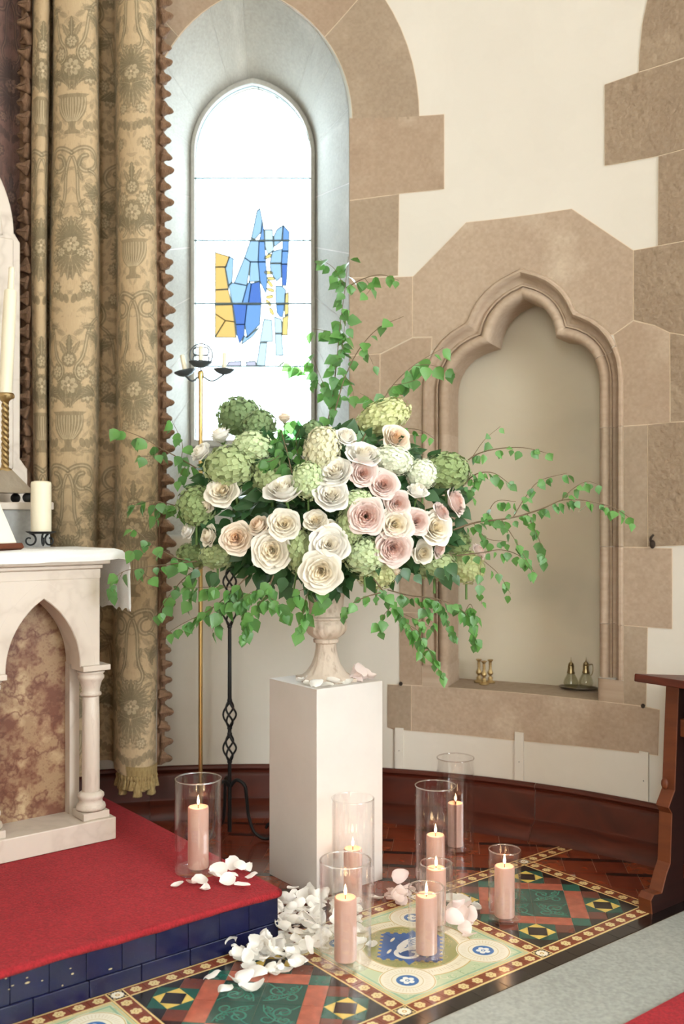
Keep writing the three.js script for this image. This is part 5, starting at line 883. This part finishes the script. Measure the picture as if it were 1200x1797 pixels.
// hydrangea heads: a dense ball of four-petalled florets
const floret = (() => { const l = []; for (let k = 0; k < 4; k++) { const g = grid(3, 3, (a, b) => { const x = (a - 0.5) * 1.15 * Math.sin(Math.PI * (0.15 + 0.8 * b)), z = b; return [x, 0.16 * (b - 0.35) ** 2 * 2 + 0.12 * x * x, z]; }); l.push(g.rotateY(k * Math.PI / 2 + 0.1)); } return merge(l); })();
function headGeo(n, s, size) {
  const l = []; for (let i = 0; i < n; i++) {
    const y = 1 - 1.75 * (i + 0.5) / n, a = i * 2.39996 + s, r = Math.sqrt(1 - y * y), d = V3(r * Math.cos(a) + rr(-0.12, 0.12), y + rr(-0.12, 0.12), r * Math.sin(a) + rr(-0.12, 0.12)).normalize(), k = rr(0.86, 1.06);
    const q = new THREE.Quaternion().setFromUnitVectors(UP, d.clone().add(V3(rr(-0.3, 0.3), rr(-0.3, 0.3), rr(-0.3, 0.3))).normalize()).multiply(new THREE.Quaternion().setFromAxisAngle(UP, rnd() * 6)), z = rr(0.85, 1.15) * size;
    l.push(floret.clone().applyMatrix4(new THREE.Matrix4().compose(d.multiplyScalar(k), q, V3(z, z, z))));
  } return merge(l);
}
const HEAD = [headGeo(300, 0, 0.145), headGeo(300, 1.3, 0.145), headGeo(460, 2.1, 0.112)];
const hydMat = (r, g, b) => phy({ color: new THREE.Color().setRGB(r, g, b, THREE.SRGBColorSpace), roughness: 0.8, transmission: 0.3, thickness: 0, side: THREE.DoubleSide });
const HYD = { green: hydMat(0.71, 0.77, 0.56), lime: hydMat(0.83, 0.89, 0.71), cream: hydMat(0.92, 0.91, 0.79), white: hydMat(0.94, 0.96, 0.88), olive: hydMat(0.60, 0.68, 0.45), leafy: hydMat(0.55, 0.65, 0.45), yellow: hydMat(0.86, 0.88, 0.66) };
const coreMat = std({ color: 0x5d6c3a, roughness: 1 }), coreG = new THREE.SphereGeometry(0.87, 18, 12), stalkG = new THREE.CylinderGeometry(0.06, 0.07, 1.4, 6).translate(0, -1.2, 0);
function hydrangea(px, py, rx, ry, tint, v, label, tilt = 0, dz = 0) {
  const Z = domeZ(px, py, 0.93) - dz, g = thing('hydrangea_head', label, 'hydrangea', { at: P(px, py, Z), group: 'hydrangea heads in the urn' });
  const k = Z / F; g.rotation.z = tilt; g.scale.set(rx * k, ry * k, Math.max(rx, ry) * k * 0.9);
  const f = part('florets', HEAD[v], HYD[tint], g); f.userData.kind = 'stuff'; f.rotation.set(0.6, rnd() * 6, 0); part('core', coreG, HYD[tint], g); part('stalk', stalkG, stemMat, g);
}
[
  [420, 732, 40, 36, 'leafy', 0, 'dull green hydrangea head silhouetted against the window', 0, -0.1],
  [455, 748, 30, 30, 'leafy', 1, 'smaller green hydrangea head beside the one silhouetted against the window', 0, -0.05],
  [404, 820, 45, 38, 'green', 0, 'big green hydrangea head beside the pale rose by the window sill', 0.2],
  [444, 784, 36, 28, 'lime', 1, 'pale lime hydrangea head over the big green one'],
  [345, 888, 34, 36, 'olive', 0, 'olive green hydrangea head on the curtain side of the bunch'],
  [478, 838, 38, 34, 'green', 1, 'beige-green hydrangea head in shade under birch leaves', 0, -0.06],
  [565, 790, 32, 42, 'cream', 2, 'cream hydrangea head behind the white roses', -0.2],
  [541, 844, 30, 34, 'lime', 2, 'fresh lime hydrangea head between two white roses'],
  [526, 965, 27, 40, 'green', 0, 'upright green hydrangea head beside the lowest white roses', -0.15],
  [340, 975, 30, 24, 'olive', 1, 'green hydrangea head low under the outermost white rose'],
  [382, 975, 32, 24, 'green', 0, 'green hydrangea head under the apricot-centred rose'],
  [548, 760, 22, 22, 'leafy', 1, 'small dark green hydrangea head at the window sill', 0, -0.05],
  [672, 733, 50, 31, 'yellow', 2, 'cone-shaped creamy yellow hydrangea against the sandstone', 0.45],
  [690, 808, 38, 26, 'white', 2, 'white hydrangea head below the long-stemmed peach rose', -0.25],
  [741, 832, 28, 27, 'white', 2, 'white-green hydrangea head beside the olive one'],
  [783, 828, 42, 34, 'olive', 0, 'large olive hydrangea head in front of the niche'],
  [628, 882, 30, 24, 'lime', 2, 'lime hydrangea head behind the quartered pink rose'],
  [612, 925, 24, 34, 'green', 1, 'green hydrangea head between the white and pink roses'],
  [640, 975, 40, 34, 'lime', 2, 'loose pale green hydrangea head low in the middle of the bunch'],
  [660, 1005, 34, 30, 'yellow', 2, 'yellow-green hydrangea head hanging over the urn rim'],
  [762, 992, 38, 26, 'green', 0, 'green hydrangea head under the rounded ivory rose'],
  [818, 995, 32, 30, 'yellow', 2, 'bright lime hydrangea head at the niche end of the bunch'],
  [800, 950, 26, 24, 'olive', 1, 'olive hydrangea head behind the small pink rose', 0, -0.05],
].forEach((a) => hydrangea(...a));

// leaves
const leafGeo = (() => { // birch leaf, unit length along +y, folded along its midrib, toothed
  const make = (fold, curl, w0, teeth) => { const rows = [[0, 0.02], [0.1, 0.26], [0.22, 0.40], [0.36, 0.43], [0.5, 0.37], [0.64, 0.28], [0.78, 0.17], [0.9, 0.07], [1, 0.0]], pos = [], idx = [];
    rows.forEach(([t, w], i) => { const h = w * w0 * (teeth && i % 2 ? 1.1 : 1), z = -curl * t * t; pos.push(-h, t - (teeth && i % 2 ? 0.02 : 0), z + fold * h, 0, t, z, h, t - (teeth && i % 2 ? 0.02 : 0), z + fold * h); });
    for (let i = 0; i < rows.length - 1; i++) { const a = i * 3; idx.push(a, a + 1, a + 3, a + 1, a + 4, a + 3, a + 1, a + 2, a + 4, a + 2, a + 5, a + 4); }
    const g = new THREE.BufferGeometry(); g.setAttribute('position', new THREE.Float32BufferAttribute(pos, 3)); g.setIndex(idx); g.computeVertexNormals(); return g; };
  return [make(0.28, 0.12, 1, true), make(0.12, 0.28, 1.05, true), make(0.42, -0.15, 0.95, true), make(0.18, 0.2, 0.9, false)];
})();
function leafPose(dir, normal, size) { const y = dir.clone().normalize(), z = normal.clone().addScaledVector(y, -normal.dot(y)).normalize(), x = new THREE.Vector3().crossVectors(y, z); return new THREE.Matrix4().makeBasis(x, y, z).scale(V3(size, size, size)); }
function branch(label, stem, twigs, n, mats, { z0 = 3.5, size = 0.046, r = 0.0026, droop = 0.75 } = {}) {
  const pt = ([x, y, dz = 0]) => P(x, y, z0 - dz), root = pt(stem[0]), g = thing('birch_branch', label, 'branch', { at: root, group: 'birch branches in the urn' });
  const lines = [stem, ...twigs].map((l) => l.map((q) => pt(q).sub(root))), geos = [];
  const curves = lines.map((l, i) => { geos.push(tube(l, i ? r * 0.5 : r, i ? r * 0.25 : r * 0.35, Math.max(10, l.length * 8), 5)); return new THREE.CatmullRomCurve3(l); });
  part('stem', geos[0], twigMat, g); if (geos.length > 1) part('twigs', merge(geos.slice(1)), twigMat, g);
  const len = curves.map((c) => c.getLength()), tot = len.reduce((a, b) => a + b);
  for (let i = 0; i < n; i++) {
    let s = (i + rr(0.1, 0.9)) / n * tot, k = 0; while (k < len.length - 1 && s > len[k]) s -= len[k++];
    const t = Math.min(1, s / len[k]), at = curves[k].getPointAt(k ? t : 0.08 + 0.92 * t), tan = curves[k].getTangentAt(t);
    const d = V3(rr(-0.75, 0.75), -droop + rr(-0.5, 0.4), rr(-0.35, 0.45)).addScaledVector(tan, 0.35).normalize(), nrm = V3(rr(-0.8, 0.8), rr(-0.1, 0.9), rr(0.1, 1));
    const sz = size * rr(0.6, 1.12), off = d.clone().multiplyScalar(rr(0.004, 0.014)), m = part('leaf', leafGeo[Math.floor(rnd() * 3)], mats[Math.floor(rnd() * mats.length)], g); m.applyMatrix4(leafPose(d, nrm, sz).setPosition(at.add(off)));
  }
}
const L = LEAF, birch = [L.birch, L.birchB];
branch('tall upright birch stem rising in front of the window reveal', [[567, 775, 0.05], [583, 700], [590, 640], [598, 560], [606, 500], [611, 450]], [[[574, 690], [556, 645], [546, 615]], [[594, 590], [568, 580], [548, 577]], [[603, 500], [585, 470], [562, 455]], [[588, 650], [600, 610], [606, 560]], [[583, 700], [565, 680], [535, 650], [502, 632]]], 84, birch, { z0: 3.62, size: 0.052 });
branch('arching birch spray between the upright stem and the niche', [[588, 720, 0.05], [606, 660], [632, 610], [665, 575], [708, 555]], [[[632, 610], [645, 620], [655, 640]], [[606, 660], [618, 680], [620, 705]]], 15, birch, { z0: 3.6 });
branch('thin birch spray reaching across the sandstone below the window quoin', [[607, 505, -0.02], [640, 488], [670, 482], [700, 492]], [[[640, 488], [650, 505], [640, 520]]], 11, birch, { z0: 3.62 });
branch('birch branch slanting up past the yellow hydrangea towards the niche head', [[622, 800, 0.2], [642, 760, 0.15], [665, 715, 0.1], [690, 675, 0.08], [725, 642, 0.05], [778, 610]], [[[690, 675, 0.08], [712, 672, 0.08], [735, 665, 0.08]], [[725, 642, 0.05], [750, 640, 0.05], [790, 650, 0.02]], [[665, 715, 0.1], [650, 700, 0.1], [632, 690, 0.1]]], 28, birch, { z0: 3.55, size: 0.052 });
branch('short birch twig beside the peach rose', [[690, 757, 0.15], [715, 752, 0.1], [740, 756, 0.1], [762, 770, 0.1]], [], 6, birch, { z0: 3.55 });
branch('long birch branch reaching far across the niche opening', [[795, 930, 0.1], [830, 918, 0.1], [900, 908, 0.12], [950, 893, 0.14], [990, 877, 0.15], [1045, 882, 0.15], [1085, 895, 0.15], [1108, 912, 0.15]], [[[985, 878, 0.15], [1005, 858, 0.15], [1030, 845, 0.15], [1050, 850, 0.15]], [[900, 908, 0.12], [922, 872, 0.12], [945, 845, 0.12], [995, 830, 0.14]], [[925, 902, 0.12], [945, 945, 0.14], [958, 985, 0.15]], [[880, 912, 0.12], [905, 950, 0.13], [925, 985, 0.14], [938, 1005, 0.14]], [[850, 915, 0.1], [870, 880, 0.1], [905, 880, 0.1]], [[830, 918, 0.1], [855, 945, 0.1], [890, 950, 0.1]]], 96, birch, { z0: 3.5, size: 0.038, r: 0.0035 });
branch('curved birch twig standing over the niche side hydrangea', [[812, 815, 0.05], [835, 798, 0.05], [870, 788, 0.05], [920, 786, 0.05], [970, 798, 0.05]], [[[830, 800, 0.05], [850, 772, 0.05], [878, 748, 0.05]]], 17, birch, { z0: 3.5, size: 0.036 });
branch('small birch spray in front of the niche, under the curved twig', [[805, 860, 0.1], [835, 832, 0.1], [865, 830, 0.1], [898, 852, 0.1]], [[[835, 832, 0.1], [830, 850, 0.1], [828, 870, 0.1]]], 22, birch, { z0: 3.5, size: 0.038 });
branch('low birch spray at the niche side', [[800, 975, 0.08], [845, 970, 0.1], [880, 965, 0.1], [915, 978, 0.1], [935, 1005, 0.1]], [[[850, 985, 0.1], [875, 1008, 0.1], [896, 1042, 0.1]], [[845, 975, 0.1], [842, 1020, 0.1], [845, 1060, 0.08]]], 20, birch, { z0: 3.5, size: 0.036 });
branch('birch branch trailing down beside the urn towards the pink petals', [[655, 1015, 0.2], [690, 1060, 0.2], [715, 1095, 0.2], [745, 1130, 0.2], [774, 1182, 0.2]], [[[690, 1060, 0.2], [670, 1085, 0.2], [665, 1110, 0.2]], [[715, 1095, 0.2], [735, 1110, 0.2], [738, 1150, 0.2]], [[702, 1075, 0.2], [725, 1085, 0.2], [755, 1100, 0.2]]], 52, birch, { z0: 3.5, size: 0.042 });
branch('birch branch hanging in front of the niche jamb', [[680, 1035, 0.12], [720, 1045, 0.1], [770, 1052, 0.1], [815, 1075, 0.1], [836, 1130, 0.1]], [[[770, 1052, 0.1], [785, 1090, 0.1], [795, 1115, 0.1]], [[740, 1048, 0.1], [750, 1075, 0.1], [760, 1095, 0.1]], [[815, 1075, 0.1], [825, 1060, 0.1], [835, 1085, 0.1]]], 56, birch, { z0: 3.5, size: 0.042 });
branch('short birch twig curling towards the urn', [[668, 1040, 0.22], [640, 1048, 0.22], [615, 1062, 0.22], [600, 1080, 0.22]], [], 9, birch, { z0: 3.48, size: 0.04 });
branch('birch branch stretching in front of the curtain at the height of the pillar candle', [[352, 826, 0.05], [318, 806], [285, 788], [250, 768], [208, 752]], [[[318, 806], [320, 780], [300, 735]], [[285, 788], [265, 800], [240, 800]], [[330, 812], [318, 830], [312, 850]]], 25, birch, { z0: 3.5, size: 0.046 });
branch('birch spray hanging in front of the curtain fringe', [[345, 900, 0.05], [310, 888], [270, 880], [222, 884]], [[[290, 884], [278, 900], [272, 915]]], 18, birch, { z0: 3.45, size: 0.048 });
branch('birch twig curving up in front of the gold curtain', [[330, 985, 0.05], [300, 975], [262, 950], [228, 922]], [[[262, 950], [240, 960], [228, 975]]], 12, birch, { z0: 3.42, size: 0.046 });
branch('birch branch pointing at the end of the altar cloth', [[345, 985, 0.05], [300, 990], [250, 996], [215, 1004], [192, 1025]], [[[215, 1004], [205, 1025], [200, 1040]], [[250, 996], [256, 1010], [270, 1015]]], 14, birch, { z0: 3.4, size: 0.046 });
branch('birch branch trailing down in front of the curtain hem', [[345, 1000, 0.08], [318, 1020], [290, 1055], [272, 1085]], [[[318, 1020], [335, 1045], [330, 1075]]], 16, birch, { z0: 3.42, size: 0.046 });
branch('leafy birch branch drooping over the brass pole', [[435, 1010, 0.2], [400, 1045, 0.2], [360, 1075, 0.18], [325, 1092, 0.16], [298, 1108, 0.15]], [[[400, 1045, 0.2], [385, 1075, 0.2], [372, 1110, 0.2]], [[415, 1030, 0.2], [380, 1030, 0.2], [330, 1032, 0.18]], [[420, 1025, 0.2], [430, 1060, 0.2], [425, 1095, 0.2]]], 46, birch, { z0: 3.5, size: 0.052 });
branch('dark birch branch drooping over the iron stand', [[480, 1010, 0.24], [465, 1045, 0.24], [445, 1075, 0.22], [425, 1118, 0.2]], [[[465, 1045, 0.24], [490, 1060, 0.24], [500, 1085, 0.24]], [[472, 1030, 0.24], [440, 1040, 0.24], [410, 1060, 0.22]]], 36, birch, { z0: 3.5, size: 0.05 });
branch('dark leafy spray hanging over the rim of the urn', [[555, 1015, 0.26], [540, 1040, 0.26], [532, 1075, 0.25], [526, 1108, 0.25]], [[[545, 1030, 0.26], [520, 1040, 0.26], [505, 1060, 0.25]], [[560, 1025, 0.26], [572, 1045, 0.25], [565, 1065, 0.25]]], 24, birch, { z0: 3.5, size: 0.05 });
branch('leafy birch tips sticking up from the middle of the bunch by the window', [[512, 830, 0.2], [503, 790, 0.18], [495, 755, 0.15], [510, 735, 0.12]], [[[503, 790, 0.18], [485, 770, 0.15], [465, 785, 0.15]], [[525, 810, 0.18], [520, 770, 0.15], [530, 745, 0.12]], [[490, 800, 0.2], [470, 810, 0.2], [450, 800, 0.2]]], 30, birch, { z0: 3.5, size: 0.05 });

// dense foliage packed between the flowers, and the moss ball they are pinned into
{
  const mass = (name, n, mat, fn, size, label) => { const m = new THREE.InstancedMesh(leafGeo[3], mat, n); m.name = name; for (let i = 0; i < n; i++) m.setMatrixAt(i, fn(size)); m.instanceMatrix.needsUpdate = true; m.castShadow = m.receiveShadow = true; tag(m, label, 'foliage', null, 'stuff'); scene.add(m); };
  const inBunch = (k0, k1) => (sz) => { let x, y; do { x = rr(-1, 1); y = rr(-1, 1); } while (x * x + y * y > 1); const px = 572 + x * 235, py = 892 + y * 135, p = P(px, py, domeZ(px, py, rr(k0, k1))); return leafPose(V3(x + rr(-0.7, 0.7), -y * 0.6 + rr(-0.9, 0.5), rr(0, 0.9)), V3(rr(-0.8, 0.8), rr(-0.2, 1), rr(0.2, 1)), sz * rr(0.7, 1.25)).setPosition(p); };
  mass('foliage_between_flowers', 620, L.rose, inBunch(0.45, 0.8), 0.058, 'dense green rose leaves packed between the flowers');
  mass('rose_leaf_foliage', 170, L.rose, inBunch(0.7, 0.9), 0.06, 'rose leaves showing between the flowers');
  const skirt = (sz) => { const px = rr(330, 800), py = 985 + rr(-10, 55) * (1 - Math.abs(px - 565) / 330) + rr(0, 14), p = P(px, py, 3.5 - rr(0.0, 0.26)); return leafPose(V3((px - 565) / 400 + rr(-0.4, 0.4), -0.9, rr(-0.1, 0.6)), V3(rr(-0.8, 0.8), rr(0, 0.8), rr(0.3, 1)), sz * rr(0.7, 1.2)).setPosition(p); };
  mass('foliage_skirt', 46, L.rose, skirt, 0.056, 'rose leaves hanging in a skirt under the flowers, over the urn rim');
  const c = P(572, 905, 3.56); single('floral_foam', new THREE.SphereGeometry(1, 24, 16).scale(0.34, 0.18, 0.14), std({ color: 0x4d6b45, roughness: 1 }), 'green floral foam hidden inside the bunch that holds the stems', 'flower foam', { at: c });
}

// ---------------------------------------------------------------- loose petals
{
  const geos = [0, 1, 2].map((v) => grid(6, 6, (a, b) => { const x = a * 2 - 1, z = b * 2 - 1, w = Math.sqrt(Math.max(0.0, 1 - 0.92 * z * z)) * (0.78 + 0.2 * z), px = x * w; return [px, 0.5 * (px * px) * (v === 1 ? 1.2 : 0.8) + (v === 2 ? 0.5 : 0.3) * z * z + 0.08 * Math.sin(3 * z + v + 2 * x) + 0.2 * Math.max(0, z - 0.4) ** 2 * (v - 0.5), z]; }));
  const box3 = new THREE.Box3();
  const drop = (p, y, tint, label, group, size = 0.024, flat = 0.5) => {
    const m = part(numbered('rose_petal'), geos[Math.floor(rnd() * 3)], PET[tint][0], scene); tag(m, label, 'petal', group);
    m.rotation.set(rr(-flat, flat) + (rnd() < 0.3 ? Math.PI : 0), rnd() * 6.28, rr(-flat, flat)); m.scale.setScalar(size * rr(0.82, 1.25)); m.position.set(p.x, 0, p.z); m.updateMatrixWorld(true); box3.setFromObject(m, true); m.position.y = y - box3.min.y + 0.0006;
  };
  const inPoly = (poly, x, y) => { let c = false; for (let i = 0, j = poly.length - 1; i < poly.length; j = i++) { const [a, b] = poly[i], [d, e] = poly[j]; if ((b > y) !== (e > y) && x < (d - a) * (y - b) / (e - b) + a) c = !c; } return c; };
  const heap = (poly, n, tint, label, group, layers, size) => { const xs = poly.map((q) => q[0]), ys = poly.map((q) => q[1]); for (let i = 0; i < n;) { const x = rr(Math.min(...xs), Math.max(...xs)), y = rr(Math.min(...ys), Math.max(...ys)); if (!inPoly(poly, x, y)) continue; drop(onFloor(x, y), (i % layers) * 0.009, tint, label, group, size, 0.45 + 0.22 * (i % layers)); i++; } };
  const w1 = 'loose white rose petal in the heap between the step and the plinth', w2 = 'loose white rose petal spilled over the border tiles below the step corner', k1 = 'loose blush petal on the floor behind the medallion candle';
  heap([[482, 1600], [500, 1575], [545, 1572], [590, 1590], [628, 1600], [640, 1650], [600, 1680], [540, 1668], [486, 1660]], 150, 'white', w1, 'white petal heap', 4, 0.021);
  heap([[400, 1672], [432, 1658], [480, 1662], [540, 1670], [548, 1690], [520, 1705], [470, 1712], [415, 1690]], 52, 'white', w2, 'petals below the step corner', 4, 0.023);
  for (const [x, y] of [[372, 1717], [395, 1735], [412, 1728], [430, 1722], [444, 1735], [452, 1712], [478, 1708], [496, 1705]]) drop(onFloor(x, y), 0, 'white', w2, 'petals below the step corner', 0.03, 0.45);
  heap([[668, 1570], [690, 1552], [715, 1556], [722, 1575], [700, 1592], [675, 1590]], 16, 'pink', 'loose blush petal on the floor beside the foot of the plinth', 'blush petals by the plinth', 3, 0.025);
  heap([[790, 1575], [822, 1582], [845, 1590], [835, 1600], [800, 1596]], 7, 'white', k1, 'petals behind the medallion candle', 2, 0.026);
  heap([[785, 1604], [815, 1602], [836, 1630], [822, 1648], [792, 1640]], 14, 'pink', k1, 'petals behind the medallion candle', 3, 0.026);
  for (const [x, y] of [[540, 1575], [640, 1640], [652, 1660], [660, 1578]]) drop(onFloor(x, y), 0, 'white', w1, 'white petal heap', 0.026);
  const wc = 'loose white rose petal on the red carpet beside the glass cylinder';
  for (const [x, y, h] of [[312, 1556, 0], [336, 1556, 0], [352, 1550, 0], [360, 1562, 0], [380, 1548, 0.006], [384, 1543, 0.014], [404, 1540, 0], [412, 1532, 0.012], [420, 1538, 0.02], [424, 1560, 0], [432, 1528, 0], [441, 1540, 0], [398, 1552, 0]]) drop(onFloor(x, y, PH), PH + 0.003 + h, 'white', wc, 'petals on the carpet', 0.025, 0.55);
  const top = PL.h, pt = (u, v) => W(PL.u + u, PL.v + v);
  for (const [u, v, t, h] of [[0.035, 0.05, 'white', 0], [0.06, 0.03, 'white', 0], [0.09, 0.03, 'white', 0.006], [0.12, 0.045, 'cream', 0], [0.15, 0.03, 'white', 0], [0.04, 0.09, 'white', 0], [0.03, 0.13, 'white', 0.004]]) drop(pt(u, v), top + h, t, 'loose white rose petal at the foot of the urn on the plinth', 'white petals on the plinth', 0.024);
  for (const [u, v, h] of [[0.21, 0.04, 0], [0.225, 0.06, 0.012], [0.24, 0.04, 0], [0.255, 0.055, 0.008], [0.22, 0.03, 0.02], [0.265, 0.03, 0], [0.2, 0.06, 0.012], [0.24, 0.075, 0.02]]) drop(pt(u, v), top + h, 'pink', 'loose blush rose petal heaped beside the urn on the plinth', 'blush petals on the plinth', 0.026, 0.7);
}

renderer.render(scene, camera);
